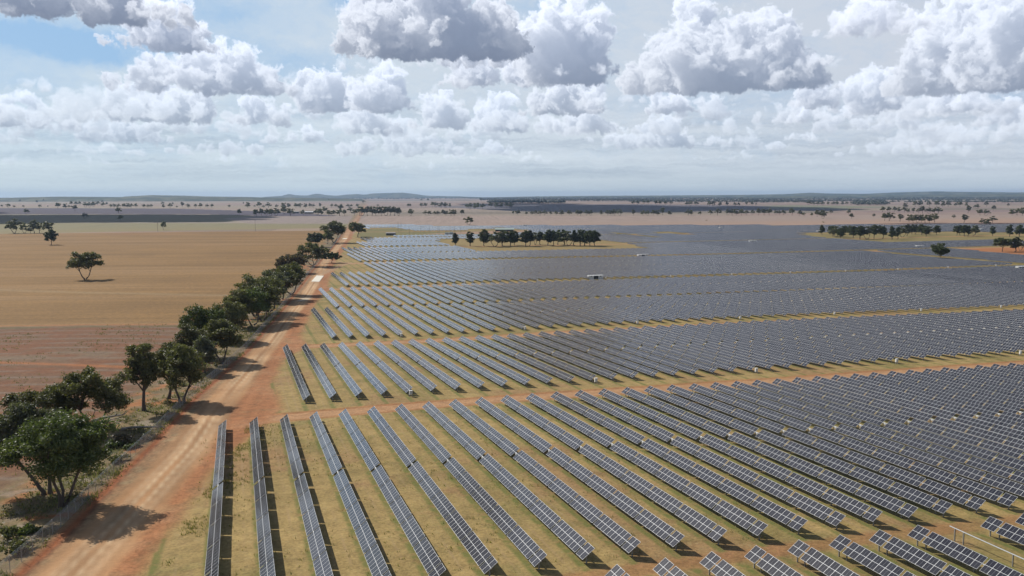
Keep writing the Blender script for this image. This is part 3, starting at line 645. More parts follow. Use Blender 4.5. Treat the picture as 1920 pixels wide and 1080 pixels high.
def build_trackers():
    rnd = random.Random(4)
    trk = tracker_list(); info = []
    for (b, i, x, y0, y1, up, lo) in trk:
        vis = []
        for yy in np.linspace(y0, y1, 7):
            if depth(x, yy, tz(x, yy)) < 5: continue
            px, py = project(x, yy, tz(x, yy) + HUB)
            if -15 < px < 1935 and py < 1095: vis.append((px, py, depth(x, yy)))
        if depth(x, y1, 0) < 10: continue
        size = len(vis) * (1e6 / np.mean([v[2] for v in vis]) ** 2.6) if vis else 0
        info.append((size, b, i, x, y0, y1, up, lo))
    info = [q for q in info if q[0] > 0]
    info.sort(key=lambda q: -q[0])
    one = info[:300]; rest = info[300:]
    rank = {}
    for b in range(len(T_NEAR)):
        ks = sorted(q[2] for q in one if q[1] == b)
        for n, k in enumerate(ks): rank[(b, k)] = n + 1
    for n, (size, b, i, x, y0, y1, up, lo) in enumerate(one):
        z0, z1 = tz(x, y0), tz(x, y1); ym = (y0 + y1) / 2
        # straight tube: fitted through the middle of the row's ground
        zs = [tz(x, y0 + (y1 - y0)*k/8) for k in range(9)]; zc = sum(zs) / 9; sl = np.polyfit(np.linspace(-TRK_L/2, TRK_L/2, 9), zs, 1)[0]
        r = empty('solar_tracker', (x, ym, zc)); r.rotation_euler = (math.atan(sl), 0, 0)
        bare = (b == 0 and i == 8)
        what = 'bare tube without panels' if bare else 'dark panel row'
        k = rank[(b, i)]
        where = 'from the dirt road' if b else 'from the left'
        tag(r, '%s, %s %s, %s' % (what, ordinal(k), where, BLOCK_PHRASE.get(b, 'far block')), 'solar tracker', 'solar tracker rows')
        tilt = -TILT + math.radians(rnd.gauss(0, .5)); fine = n < 110
        if not bare:
            for s in (1, -1):
                if (s > 0 and not up) or (s < 0 and not lo): continue
                p = link('panel_table', TM[(n < 190, s)], r, (0, s * (TRK_L/2 - TABLE_L/2), HUB)); p.rotation_euler = (0, tilt + math.radians(rnd.gauss(0, .15)), 0)
        if fine:
            link('torque_tube', TUBE, r, (0, 0, HUB)); link('drive_motor', DRIVE, r, (0, 0, HUB))
            for y in POSTS_Y: link('post', POST, r, (0, y, 0))
        else:
            link('support_frame', FRAME, r)
    # the far rows, beyond the three hundred largest: one mass
    V, Fc, UV = [], [], []; ca, sa = math.cos(TILT), math.sin(TILT)
    nv = 0
    for (size, b, i, x, y0, y1, up, lo) in rest:
        jit = rnd.gauss(0, .008); ca, sa = math.cos(TILT + jit), math.sin(TILT + jit)
        segs = ([(y1 - TABLE_L, y1)] if up else []) + ([(y0, y0 + TABLE_L)] if lo else [])
        for (a, c) in segs:
            za, zb = tz(x, a) + HUB, tz(x, c) + HUB
            for dz in (.05, .105):
                for (yy, zz) in ((a, za), (c, zb)):
                    for e in (-1, 1): V.append((x + e*ca - dz*sa, yy, zz + e*sa + dz*ca))
            k = nv; uo = rnd.randint(0, 40) * MOD
            for q, u in (((4, 5, 7, 6), ((0, -1), (0, 1), (1, 1), (1, -1))), ((0, 2, 3, 1), None), ((0, 1, 5, 4), None), ((2, 6, 7, 3), None), ((0, 4, 6, 2), None), ((1, 3, 7, 5), None)):
                Fc.append([k + w for w in q])
                UV += [(uo + w[0]*TABLE_L, w[1]) for w in u] if u else [(.02, .99)] * 4
            nv += 8
        ys = [y0 + 1.5, y0 + 22, (y0 + y1)/2, y1 - 22, y1 - 1.5]
        for yy in ys:
            if depth(x, yy) > 900: continue
            zg = tz(x, yy)
            for zz in (zg - .3, zg + HUB):
                for dy in (-.06, .06):
                    for dx in (-.08, .08): V.append((x + dx, yy + dy, zz))
            for q in ((0, 1, 5, 4), (2, 6, 7, 3), (0, 4, 6, 2), (1, 3, 7, 5)): Fc.append([nv + w for w in q]); UV += [(.02, .99)] * 4
            nv += 8
        if up and lo:                        # bare tube across the mid gap, with its drive
            zg = tz(x, (y0+y1)/2) + HUB
            for zz in (zg - .22, zg + .06):
                for dy in (-.62, .62):
                    for dx in (-.13, .13): V.append((x + dx, (y0+y1)/2 + dy, zz))
            for q in ((4, 5, 7, 6), (0, 1, 5, 4), (2, 6, 7, 3), (0, 4, 6, 2), (1, 3, 7, 5)): Fc.append([nv + w for w in q]); UV += [(.02, .99)] * 4
            nv += 8
    me = bpy.data.meshes.new('far_solar_rows'); me.from_pydata(V, [], Fc); u = me.uv_layers.new(name='UVMap'); u.data.foreach_set('uv', np.array(UV, np.float32).ravel()); me.materials.append(PV)
    o = link('far_solar_rows', me); tag(o, 'mass of distant solar panel rows filling the plain behind the nearer blocks', 'solar panels', None, 'stuff')
    return info
INFO = build_trackers()
print('trackers', len(INFO))
# ---------------------------------------------------------------- trees
def leaf_material(name, a, b):
    m = bpy.data.materials.new(name); m.use_nodes = True; t = NT(m.node_tree); t.n.clear()
    out = t.add('ShaderNodeOutputMaterial'); at = t.xyz(t.attr('tone').outputs['Vector'])
    oi = t.add('ShaderNodeObjectInfo')
    col = t.mix(at[0], c4(a), c4(b)); k = t.m('ADD', t.m('MULTIPLY', oi.outputs['Random'], .5), .75)
    col = t.mix(1.0, col, t.vec(k, k, k), 'MULTIPLY')
    d = t.add('ShaderNodeBsdfPrincipled'); t.put(d.inputs['Base Color'], col); d.inputs['Roughness'].default_value = .55; d.inputs['Specular IOR Level'].default_value = .35
    tr = t.add('ShaderNodeBsdfTranslucent'); t.put(tr.inputs[0], t.mix(1.0, col, c4((1.3, 1.5, .6)), 'MULTIPLY'))
    mx = t.add('ShaderNodeMixShader'); mx.inputs[0].default_value = .28; t.l.new(d.outputs[0], mx.inputs[1]); t.l.new(tr.outputs[0], mx.inputs[2]); t.l.new(mx.outputs[0], out.inputs[0])
    return m
LEAF_GUM = leaf_material('gum_leaves', (.068, .068, .028), (.172, .162, .070))
LEAF_GREEN = leaf_material('bright_gum_leaves', (.050, .068, .022), (.132, .150, .052))
LEAF_GREY = leaf_material('grey_gum_leaves', (.074, .078, .050), (.160, .158, .100))
LEAF_PINE = leaf_material('dark_pine_needles', (.042, .052, .024), (.100, .110, .050))
LEAF_DRY = leaf_material('dry_brown_leaves', (.075, .055, .035), (.14, .105, .065))
BARK = mat('grey_brown_bark', (.11, .085, .068), .9, 0, .3, 3.0, .2, .4)
BARKDEAD = mat('weathered_dead_wood', (.27, .235, .20), .9, 0, .25, 3.0, .2, .3)
def leaves_mesh(name, cl, n, size, rnd, material, droop=.3):
    """leaf sprays scattered through clump volumes; cl = (x, y, z, rx, rz)"""
    r = np.random.default_rng(rnd.randint(0, 10**6))
    w = np.array([c[3]**2 * c[4]**.5 for c in cl]); w /= w.sum(); ids = r.choice(len(cl), n, p=w)
    c = np.array([q[:3] for q in cl])[ids]; rx = np.array([q[3] for q in cl])[ids]; rz = np.array([q[4] for q in cl])[ids]
    d = r.standard_normal((n, 3)); d /= np.linalg.norm(d, axis=1)[:, None]; rad = np.minimum(r.random(n) ** .36 * (1 + .10*r.standard_normal(n)), 1.25)
    ang = np.arctan2(d[:, 1], d[:, 0]); lump = 1 + .22*np.sin(3*ang + ids) + .16*np.sin(5*d[:, 2]*2 + 1.7*ids)
    p = c + d * (rad * lump)[:, None] * np.stack([rx, rx, rz], 1)
    a = r.standard_normal((n, 3)); a[:, 2] *= .6; a[:, 2] -= droop; a /= np.linalg.norm(a, axis=1)[:, None]
    b = np.cross(a, r.standard_normal((n, 3))); b /= np.linalg.norm(b, axis=1)[:, None] + 1e-9
    s = size * r.uniform(.6, 1.35, n)[:, None]
    v = np.stack([p - a*s*.8, p + b*s*.42 - a*s*.05, p + a*s*.8, p - b*s*.42 + a*s*.1], 1)
    me = bpy.data.meshes.new(name); me.vertices.add(4*n); me.vertices.foreach_set('co', v.astype(np.float32).ravel())
    me.loops.add(4*n); me.loops.foreach_set('vertex_index', np.arange(4*n, dtype=np.int32)); me.polygons.add(n); me.polygons.foreach_set('loop_start', np.arange(0, 4*n, 4, dtype=np.int32)); me.update()
    tone = np.clip(r.random(len(cl))[ids] * .55 + r.random(n) * .45, 0, 1); tt = np.repeat(tone, 4)
    at = me.attributes.new('tone', 'FLOAT_COLOR', 'POINT'); at.data.foreach_set('color', np.stack([tt, tt, tt, tt*0 + 1], 1).astype(np.float32).ravel())
    me.materials.append(material); return me
def gum_tree(seed, H, spread, n, leaf, lean=(0, 0), stems=1, clear=.3, material=LEAF_GUM, dead=0):
    """a box gum: one or more forked stems, rising limbs, and separate leaf masses carried at the limb ends; returns (trunk mesh, crown mesh)"""
    rnd = random.Random(seed); wood = MB(); ns = 7 if n > 3000 else 4
    cx, cy = lean[0]*H*.75, lean[1]*H*.75; zc = H*(1 + clear)/2; az = H*(1 - clear)/2; ax = spread/2
    N = 22 if n > 3000 else 16 if n > 1500 else 11
    mains = []; tries = 0
    while len(mains) < N and tries < 4000:
        tries += 1
        a = rnd.uniform(0, 6.28); e = rnd.uniform(-.75, 1.5); q = rnd.uniform(.45, .98) if len(mains) > 2 else rnd.uniform(.1, .5)
        rc = min(spread, H*.9)*rnd.uniform(.13, .225)
        x = cx + math.cos(a)*math.cos(e)*q*max(ax - rc*.9, .2); y = cy + math.sin(a)*math.cos(e)*q*max(ax - rc*.9, .2); z = zc + math.sin(e)*q*max(az - rc*.6, .2)
        if e < -.3 and q < .5: continue
        if any(math.dist((x, y, z*1.15), (m[0], m[1], m[2]*1.15)) < (rc + m[3])*(.66 if tries < 2000 else .46) for m in mains): continue
        mains.append((x, y, z, rc))
    r0 = H*.027/(stems**.35); roots = []
    for k in range(stems):
        a = 6.28*k/stems + rnd.uniform(0, 1); o = np.array([math.cos(a), math.sin(a), 0])*(r0*1.5 if stems > 1 else 0)
        tip = np.array([cx*.5 + math.cos(a)*ax*(.30 if stems > 1 else .08), cy*.5 + math.sin(a)*ax*(.30 if stems > 1 else .08), H*(clear + .16)])
        mid = o*.6 + tip*.4 + np.array([rnd.gauss(0, .02)*H, rnd.gauss(0, .02)*H, -H*.03])
        pts = [tuple(o + [0, 0, -.5]), tuple(o + [0, 0, H*.03]), tuple(mid*.5 + o*.5 + [0, 0, 0]), tuple(mid), tuple(tip)]
        wood.tube(pts, [r0*1.7, r0*1.15, r0, r0*.85, r0*.6], ns, False); roots.append((np.array(pts[3]), tip, r0*.6))
    cl = []
    for (x, y, z, rc) in mains:
        c = np.array([x, y, z]); m, t, rr = min(roots, key=lambda q: np.linalg.norm(q[1] - c)); f = m*.5 + t*.5 if z < t[2] + .1*H else t
        k1 = f + (c - f)*.45 + np.array([rnd.gauss(0, .05)*rc*4, rnd.gauss(0, .05)*rc*4, rc*.25]); wood.tube([tuple(f), tuple(k1), tuple(c)], [rr*.75, rr*.5, rr*.16], ns - 1, False)
        cl.append((x, y, z, rc*.72, rc*.58))
        for j in range(7 if n > 1500 else 4):
            a = rnd.uniform(0, 6.28); e = rnd.uniform(-.6, 1.2); s = rc*rnd.uniform(.38, .6)
            p = (x + math.cos(a)*math.cos(e)*rc*.78, y + math.sin(a)*math.cos(e)*rc*.78, z + math.sin(e)*rc*.62); cl.append(p + (s, s*rnd.uniform(.6, .85)))
            if n > 2500: wood.tube([tuple(k1*.3 + c*.7), p], [rr*.2, rr*.06], 3, False)
    for k in range(dead):
        a = rnd.uniform(0, 6.28); q0 = np.array([0, 0, H*rnd.uniform(.22, .4)]); e = q0 + np.array([math.cos(a), math.sin(a), rnd.uniform(-.1, .4)])*H*.26
        wood.tube([tuple(q0), tuple((q0+e)/2 + [0, 0, .4]), tuple(e)], [H*.008, H*.005, H*.002], 4, False)
    return wood.mesh('trunk', BARK, True), leaves_mesh('crown', cl, n, leaf, rnd, material)
def pine_tree(seed, H, spread, n, leaf, clear=.2, material=LEAF_PINE):
    """an upright native cypress pine: straight trunk, tiers of ragged foliage narrowing to a blunt top"""
    rnd = random.Random(seed); wood = MB(); cl = []
    pts = [(rnd.gauss(0, .01)*H*k/6, rnd.gauss(0, .01)*H*k/6, H*.93*k/6 - (.4 if k == 0 else 0)) for k in range(7)]
    wood.tube(pts, [H*.019*(1 - .13*k) for k in range(7)], 5, False)
    m = 22 if n > 600 else 12
    for k in range(m):
        t = (k + rnd.random()) / m; z = H*(clear + (.95 - clear)*t); env = (math.sin(math.pi*min(1, (t*.86 + .17)))**.55)
        a = rnd.uniform(0, 6.28); rr = spread*.5*env*rnd.uniform(.25, .62); s = spread*.5*env*rnd.uniform(.38, .62)
        x, y = rr*math.cos(a), rr*math.sin(a); cl.append((x, y, z, s, s*rnd.uniform(.8, 1.25)))
        wood.tube([(0, 0, z - .08*H), (x, y, z)], [H*.006, H*.003], 3, False)
    return wood.mesh('trunk', BARK, True), leaves_mesh('crown', cl, n, leaf, rnd, material, .0)
def plant_tree(kind, meshes, loc, label, cat, group=None, rz=0.0, s=(1, 1, 1)):
    r = empty(kind, loc, rz); r.scale = s
    link('trunk', meshes[0], r); link('crown', meshes[1], r); tag(r, label, cat, group); return r
def size_at(px, py, hpx):
    x, y, z = gp(px, py); return x, y, z, hpx * depth(x, y, z) / F_PX
rt = random.Random(12)
# the nearest trees on the left, each grown for its own place: (px, py base, height px, width px, seed, stems, lean, material, leaves, label)
NEAR = [
 (118, 950, 186, 176, 101, 3, (.06, .0), LEAF_GREEN, 10000, 'big bright green gum tree with several dark stems beside the road fence, nearest of all'),
 (88, 926, 172, 150, 102, 2, (-.36, .03), LEAF_GREY, 8500, 'grey leaved gum tree leaning left behind the big bright green gum'),
 (176, 808, 122, 136, 103, 2, (.02, .0), LEAF_GUM, 7500, 'open crowned gum tree with bare forked limbs and fallen branches at its right'),
 (84, 822, 98, 128, 104, 2, (.0, 0), LEAF_GUM, 6000, 'dull green gum tree behind the two nearest gums'),
 (270, 770, 134, 62, 105, 1, (.0, .0), LEAF_GUM, 3800, 'tall slim gum tree with one bare straight trunk beside the orange soil'),
 (317, 748, 110, 74, 106, 1, (.0, .0), LEAF_GUM, 4200, 'round dark gum tree next to the tall slim one'),
 (341, 756, 116, 84, 107, 2, (.03, .0), LEAF_GUM, 4600, 'dark gum tree with two stems close against the fence below the tall row'),
 (384, 700, 70, 50, 108, 1, (.0, .0), LEAF_GREY, 2600, 'small olive gum tree between the dark pair and the next clump'),
 (415, 682, 88, 74, 109, 2, (.0, .0), LEAF_GUM, 4200, 'dark gum tree with a low spreading crown leaning out over the fence'),
 (388, 668, 98, 86, 110, 2, (-.08, .0), LEAF_GREEN, 4600, 'wide ragged gum tree with sky gaps behind the dark low spreading one'),
 (362, 690, 84, 60, 111, 1, (-.05, .0), LEAF_GUM, 3200, 'narrow gum tree at the paddock edge behind the row'),
 (430, 640, 78, 76, 112, 2, (.0, .0), LEAF_GUM, 4000, 'bushy gum tree at the front of the dense middle stretch'),
 (453, 614, 72, 64, 113, 1, (.0, .0), LEAF_GUM, 3600, 'round gum tree in the dense middle stretch, first along the fence'),
 (474, 611, 74, 66, 114, 2, (.0, .0), LEAF_GREEN, 3600, 'greener gum tree in the dense middle stretch, second along the fence'),
 (492, 603, 76, 70, 115, 2, (.0, .0), LEAF_GUM, 3600, 'dark gum tree in the dense middle stretch, third along the fence'),
 (505, 585, 72, 62, 116, 2, (.0, .0), LEAF_GUM, 3000, 'gum tree with a flat top in the dense middle stretch, fourth along the fence'),
 (478, 592, 80, 66, 126, 2, (-.03, .0), LEAF_GUM, 3000, 'tall gum tree rising behind the dense middle stretch'),
 (530, 561, 62, 58, 117, 1, (.0, .0), LEAF_GUM, 2600, 'dark gum tree near the far end of the dense stretch'),
 (547, 552, 64, 56, 118, 2, (.0, .0), LEAF_GUM, 2600, 'dark gum tree beside the white fence post, last of the dense stretch'),
 (512, 566, 62, 60, 119, 2, (.0, .0), LEAF_GREY, 2400, 'olive gum tree set back from the fence near the end of the dense stretch'),
 (553, 512, 38, 54, 120, 2, (-.05, .0), LEAF_DRY, 1800, 'thin brownish gum tree with sparse leaves behind the broad one'),
 (528, 513, 33, 34, 127, 1, (.0, .0), LEAF_DRY, 1100, 'small thin brown gum tree set back from the row at the paddock edge'),
 (587, 499, 46, 66, 121, 3, (.02, .0), LEAF_GUM, 2600, 'broad dark gum tree with splayed stems before the road bend'),
 (622, 493, 21, 36, 122, 1, (.0, .0), LEAF_PINE, 1400, 'low round dark tree standing alone on the road side of the fence'),
 (590, 463, 28, 34, 123, 2, (.0, .0), LEAF_PINE, 1500, 'dense dark round tree just beyond the broad one'),
 (626, 455, 42, 48, 124, 2, (.0, .0), LEAF_GUM, 2000, 'big spreading gum tree left of the road at its far end'),
 (614, 457, 26, 24, 128, 1, (.0, .0), LEAF_GUM, 900, 'smaller gum tree tucked under the big spreading one'),
 (671, 444, 29, 35, 125, 1, (.0, .0), LEAF_GUM, 1700, 'round gum tree right of the road at its far end'),
 (160, 524, 54, 64, 130, 2, (.0, .0), LEAF_GUM, 2600, 'lone forked gum tree in the brown stubble paddock'),
 (96, 459, 29, 24, 131, 1, (.0, .0), LEAF_PINE, 1100, 'upright dark tree standing alone in front of the small group at the left'),
 (1762, 487, 31, 33, 134, 1, (.0, .0), LEAF_PINE, 1700, 'lone broad tree standing among the far solar panels'),
 (1879, 472, 28, 31, 133, 1, (.0, .0), LEAF_PINE, 1400, 'broad tree on the patch of bare red soil'),
]
for (px, py, hp, wp, seed, stems, lean, lm, n, lab) in NEAR:
    x, y, z, h = size_at(px, py, hp); d = depth(x, y, z)
    leaf = max(.27, d * .95 / 1000 + .14)
    ms = gum_tree(seed, h, wp * 1.18 * d / F_PX, int(n * 2.6), leaf, lean, stems,   .12 if (lm is LEAF_PINE and seed < 132) or (n < 1500 and seed not in (133,)) else .25 if seed in (101, 102, 105, 106, 130, 133) else .15, lm, 2 if n > 4000 else 0)
    plant_tree('gum_tree', ms, (x, y, z), lab, 'tree', 'gum trees along the road fence' if seed < 129 else None, -YAW)
# upright trees on the two grassy islands inside the solar farm
PINES = [gum_tree(200 + i, 17, w, 3200, .78, (0, 0), 1, c, LEAF_PINE) for i, (w, c) in enumerate(((9.5, .06), (12, .04), (8.2, .10), (10.5, .12), (13.5, .03)))]
FARG = [gum_tree(300 + i, 14, w, 900, 1.0, (0, 0), 1 + i % 2, (.14, .06, .18, .10, .04, .12)[i], LEAF_GUM if i % 3 else LEAF_GREY) for i, w in enumerate((14, 17, 13, 19, 15, 17))]
ISL1 = [(854, 460.7, 24), (882, 461.7, 28), (908, 461.7, 32), (927, 462.7, 29), (942, 461, 29), (957, 461.7, 30), (965, 460, 27), (985, 461.7, 31), (993, 460.7, 30), (1003, 459, 24), (1013, 459, 26), (1027, 460.7, 30), (1037, 460.7, 30), (1046, 459, 28), (1057, 460, 30), (1067, 460.7, 28), (1077, 460.7, 30), (1088, 460.7, 30), (1096, 460.7, 30), (1105, 461.7, 30), (1115, 460.7, 30)]
ISL2z = [(405, 362, 75), (465, 358, 65), (485, 372, 78), (505, 378, 85), (545, 388, 80), (575, 360, 70), (610, 365, 75), (640, 385, 95), (690, 395, 105), (740, 395, 100), (795, 388, 105), (840, 360, 70), (860, 388, 95), (930, 398, 102), (970, 395, 95), (1010, 380, 90), (1040, 370, 90), (1080, 358, 75), (1110, 358, 75), (1150, 362, 80), (1185, 375, 85), (1215, 358, 60), (1265, 362, 75), (1415, 365, 75), (1440, 365, 80), (1475, 372, 88), (1500, 372, 80), (1540, 370, 80), (1555, 360, 70), (1685, 370, 75), (1810, 375, 90), (1885, 375, 90)]
ISL2 = [(1440 + a/4, 350 + b/4, h/4) for a, b, h in ISL2z] + [(1903, 472, 28), (1912, 470.5, 22)]
for grp, lst, where in (('upright trees on the central grass island', ISL1, 'on the central grass island'), ('upright trees on the right grass island', ISL2, 'on the right grass island')):
    lst = sorted(lst)
    for i, (px, py, hp) in enumerate(lst):
        x, y, z, h = size_at(px, py, hp); h = max(h, 8)
        ms = PINES[(i * 7 + i // 3) % 5] if (i % 6 != 3) else FARG[i % 6]
        H0 = 17 if ms in PINES else 14; k = h / H0; kw = k * rt.uniform(1.0, 1.5)
        look = 'short' if hp < 25 else 'tall'
        plant_tree('dark_tree', ms, (x, y, z), '%s dark tree %s, %s from its left end' % (look, where, ordinal(i + 1)), 'tree', grp, rt.uniform(0, 6.28), (kw, kw, k))
# far trees in paddocks and along tracks: zoom coordinates (x, base y, height) in quarter pixels from four strips
Z0 = [(150,113,24),(276,122,20),(326,112,18),(14,156,20),(62,158,28),(105,158,16),(176,156,16),(298,158,22),(360,155,12),(435,162,40),(490,165,34),(518,160,20),(197,205,36),(562,180,38),(887,200,40),(905,255,38),(638,238,38),(535,140,30),(570,140,25),(600,140,25),(640,155,45),(670,155,40),(700,150,40),(735,140,30),(770,120,18),(775,150,30),(800,140,20),(830,158,24),(855,158,26),(890,160,28),(930,160,30),(960,160,34),(985,162,32),(1020,158,28),(1080,160,26),(1110,158,22),(1135,156,22),(1220,135,20),(1296,135,16),(1225,160,26),(1275,160,34),(1326,158,14),(1367,155,34),(1410,160,28),(1465,158,24),(1505,160,32),(1555,158,26),(1590,158,26),(1720,158,20),(1826,130,12),(1860,160,44),(1910,155,16),(1795,215,42),(1915,212,36),(110,350,95),(185,348,65),(228,350,40),(258,350,85),(295,348,70),(360,350,80),(1225,325,55)]
Z1 = [(22,155,50),(55,160,20),(92,160,40),(155,160,24),(210,165,40),(245,165,34),(300,160,32),(330,160,32),(372,160,30),(405,155,28),(430,158,26),(480,158,30),(5,222,45),(40,220,50),(80,220,48),(110,220,48),(150,220,52),(210,205,50),(258,220,50),(355,220,40),(455,215,45),(480,220,50),(515,200,45),(545,220,40),(580,220,40),(630,220,50),(665,218,40),(705,195,38),(570,155,24),(600,155,22),(635,180,40),(640,155,22),(690,158,26),(715,155,20),(760,155,24),(740,215,40),(780,218,65),(800,218,60),(835,218,60),(870,218,62),(900,218,62),(940,218,62),(975,218,65),(1005,218,62),(1040,218,65),(1070,218,55),(1160,218,46),(1270,212,30),(1300,215,30),(1340,215,28),(1365,215,30),(1400,215,36),(1425,215,32),(1465,218,42),(1490,218,42),(1545,215,36),(1140,152,22),(1155,152,22),(1240,155,30),(1270,155,30),(1325,150,32),(1350,155,36),(1390,160,40),(1420,160,42),(1455,155,28),(1580,160,30),(1605,170,46),(1640,170,46),(1665,165,40),(1700,170,40),(1760,160,40),(1800,160,40),(1840,160,40),(1880,160,42),(1910,162,42),(545,108,28),(782,90,14),(825,92,16),(870,92,14),(920,94,18),(950,92,14),(1010,92,16),(1050,94,16),(1090,95,16),(1150,95,14),(1200,95,16),(1240,108,26),(1290,108,22),(1260,92,18),(1320,95,20),(1380,92,18),(1420,92,14),(1470,90,14),(1520,90,18),(1555,90,14),(1640,92,16),(1690,110,36),(1790,108,20),(1860,95,18),(1900,95,18),(808,125,24),(915,148,14),(1595,288,56)]
Z2 = [(10,212,26),(45,215,34),(108,212,22),(148,213,26),(180,215,32),(210,215,32),(245,215,34),(290,213,24),(330,213,26),(370,216,36),(428,215,34),(490,216,36),(515,216,34),(560,216,36),(590,216,36),(668,214,32),(718,216,36),(745,216,34),(768,216,42),(805,218,44),(910,218,40),(985,218,36),(1015,218,36),(1060,216,36),(1090,216,36),(1130,214,50),(1183,215,32),(1320,216,40),(1345,214,34),(1408,215,30),(1488,212,34),(1540,216,44),(1620,215,44),(1650,215,44),(1680,216,44),(1720,216,42),(1760,214,36),(1800,214,34),(1850,215,46),(1890,215,44),(910,135,30),(940,135,28),(990,130,28),(1020,130,26),(1080,138,34),(1110,138,32),(1150,138,30),(1190,138,28),(1310,142,28),(1340,142,30),(1380,142,32),(1480,146,34),(1510,146,36),(1560,146,30),(1610,146,28),(1670,146,26),(1700,146,24),(1760,140,24),(1800,142,28),(1830,138,16)]
Z3 = [(10,215,46),(60,212,34),(85,212,34),(115,212,34),(180,216,46),(235,222,40),(268,220,24),(328,224,26),(368,225,46),(410,240,58),(470,205,28),(605,205,36),(625,240,36),(795,228,12),(860,190,36),(905,190,36),(945,190,34),(980,192,34),(1020,192,36),(1050,195,28),(1090,198,34),(1130,200,36),(1160,202,48),(1205,202,40),(1250,202,40),(1275,202,44),(1030,160,36),(875,255,50),(910,255,54),(990,262,48),(1060,268,52),(1090,270,54),(1120,270,54),(1150,270,54),(1180,272,54),(1210,272,54),(1250,268,60),(1395,236,14),(1470,272,54),(1500,200,50),(1565,168,34),(1690,180,34),(1590,215,40),(1635,215,40),(1605,290,46),(1640,292,44),(1685,272,46),(1830,215,40),(1870,215,46),(1905,218,55),(1105,150,40),(1140,150,36),(1210,150,36),(1265,150,40),(1310,152,40),(1350,150,36),(1440,150,34),(1490,150,30),(1640,150,34),(1410,150,24),(1800,150,22),(305,138,32),(340,140,26),(370,142,28),(410,140,26),(450,138,24),(490,140,26),(515,140,28),(560,138,26),(590,136,22),(625,135,22)]
AREA = [('far left quarter', Z0, 0), ('left of centre', Z1, 480), ('right of centre', Z2, 960), ('far right quarter', Z3, 1440)]
for area, Z, ox in AREA:
    bands = {}
    for (zx, zy, zh) in Z:
        py = 350 + zy / 4
        bk = 'on the far rise' if py < 379 else 'in the second paddocks' if py < 393 else 'along the first paddock' if py < 410 else 'in the nearest paddock'
        bands.setdefault(bk, []).append((ox + zx/4, py, zh/4))
    for bk, L in bands.items():
        L.sort()
        for i, (px, py, hp) in enumerate(L):
            x, y, z, h = size_at(px, py, hp); h = min(max(h, 8), 24); k = h / 12.2; kw = k * rt.uniform(.95, 1.35)
            plant_tree('paddock_tree', FARG[rt.randrange(6)], (x, y, z), 'gum tree %s, %s from left, %s' % (bk, ordinal(i + 1), area), 'tree', 'gum trees scattered over the far paddocks', rt.uniform(0, 6.28), (kw, kw, k))
# ---------------------------------------------------------------- road fence: posts and chain wire
def build_fence():
    m = bpy.data.materials.new('chain_wire'); m.use_nodes = True; t = NT(m.node_tree); t.n.clear(); out = t.add('ShaderNodeOutputMaterial')
    u, v, _ = t.xyz(t.add('ShaderNodeUVMap', uv_map='UVMap').outputs[0])
    a = t.m('FRACT', t.m('MULTIPLY', t.m('ADD', u, v), 8.0)); b = t.m('FRACT', t.m('MULTIPLY', t.m('SUBTRACT', u, v), 8.0))
    w = t.m('MAXIMUM', t.m('LESS_THAN', a, .13), t.m('LESS_THAN', b, .13))
    d = t.add('ShaderNodeBsdfPrincipled'); d.inputs['Base Color'].default_value = (.42, .43, .44, 1); d.inputs['Metallic'].default_value = .4; d.inputs['Roughness'].default_value = .5
    tr = t.add('ShaderNodeBsdfTransparent'); mx = t.add('ShaderNodeMixShader'); t.put(mx.inputs[0], w); t.l.new(tr.outputs[0], mx.inputs[1]); t.l.new(d.outputs[0], mx.inputs[2]); t.l.new(mx.outputs[0], out.inputs[0])
    P = FENCE; seg = np.hypot(*np.diff(P, axis=0).T); cum = np.concatenate([[0], np.cumsum(seg)]); L = cum[-1]
    def at(s): return float(np.interp(s, cum, P[:, 0])), float(np.interp(s, cum, P[:, 1]))
    x0, y0 = at(45); r = empty('chain_wire_fence', (x0, y0, tz(x0, y0)))
    tag(r, 'tall grey chain wire fence on steel posts along the left side of the dirt road', 'fence')
    mb = MB(); s = 0; prev = None
    while s < L:
        x, y = at(s); z = tz(x, y); p = (x - x0, y - y0, z - r.location[2])
        if prev:
            b = len(mb.v); mb.v += [(prev[0], prev[1], prev[2] + .04), (p[0], p[1], p[2] + .04), (p[0], p[1], p[2] + 1.85), (prev[0], prev[1], prev[2] + 1.85)]; mb.f.append([b, b+1, b+2, b+3]); mb.uv += [(s - 3.2, 0), (s, 0), (s, 1.8), (s - 3.2, 1.8)]
        prev = p; s += 3.2
    mb.build('wire_mesh', m, r)
    w2 = MB(); pts = []
    for hh in (1.86, 2.02, 2.16):
        pts = [(at(q)[0] - x0, at(q)[1] - y0, tz(*at(q)) - r.location[2] + hh) for q in np.arange(0, L, 9.6)]; w2.tube(pts, .012, 3, False)
    w2.build('barbed_wire', STEEL, r)
    pm = MB().tube([(0, 0, -.4), (0, 0, 2.2)], .038, 6).mesh('post', POSTM); rest = MB(); n = 0; s = 0
    while s < L:
        x, y = at(s); z = tz(x, y); q = (x - x0, y - y0, z - r.location[2])
        if project(x, y, z)[1] < 1120 and n < 100: link('post', pm, r, q); n += 1
        else: rest.tube([(q[0], q[1], q[2] - .3), (q[0], q[1], q[2] + 2.2)], .038, 4)
        s += 3.2
    tag(rest.build('post', POSTM, r), kind='stuff')
build_fence()
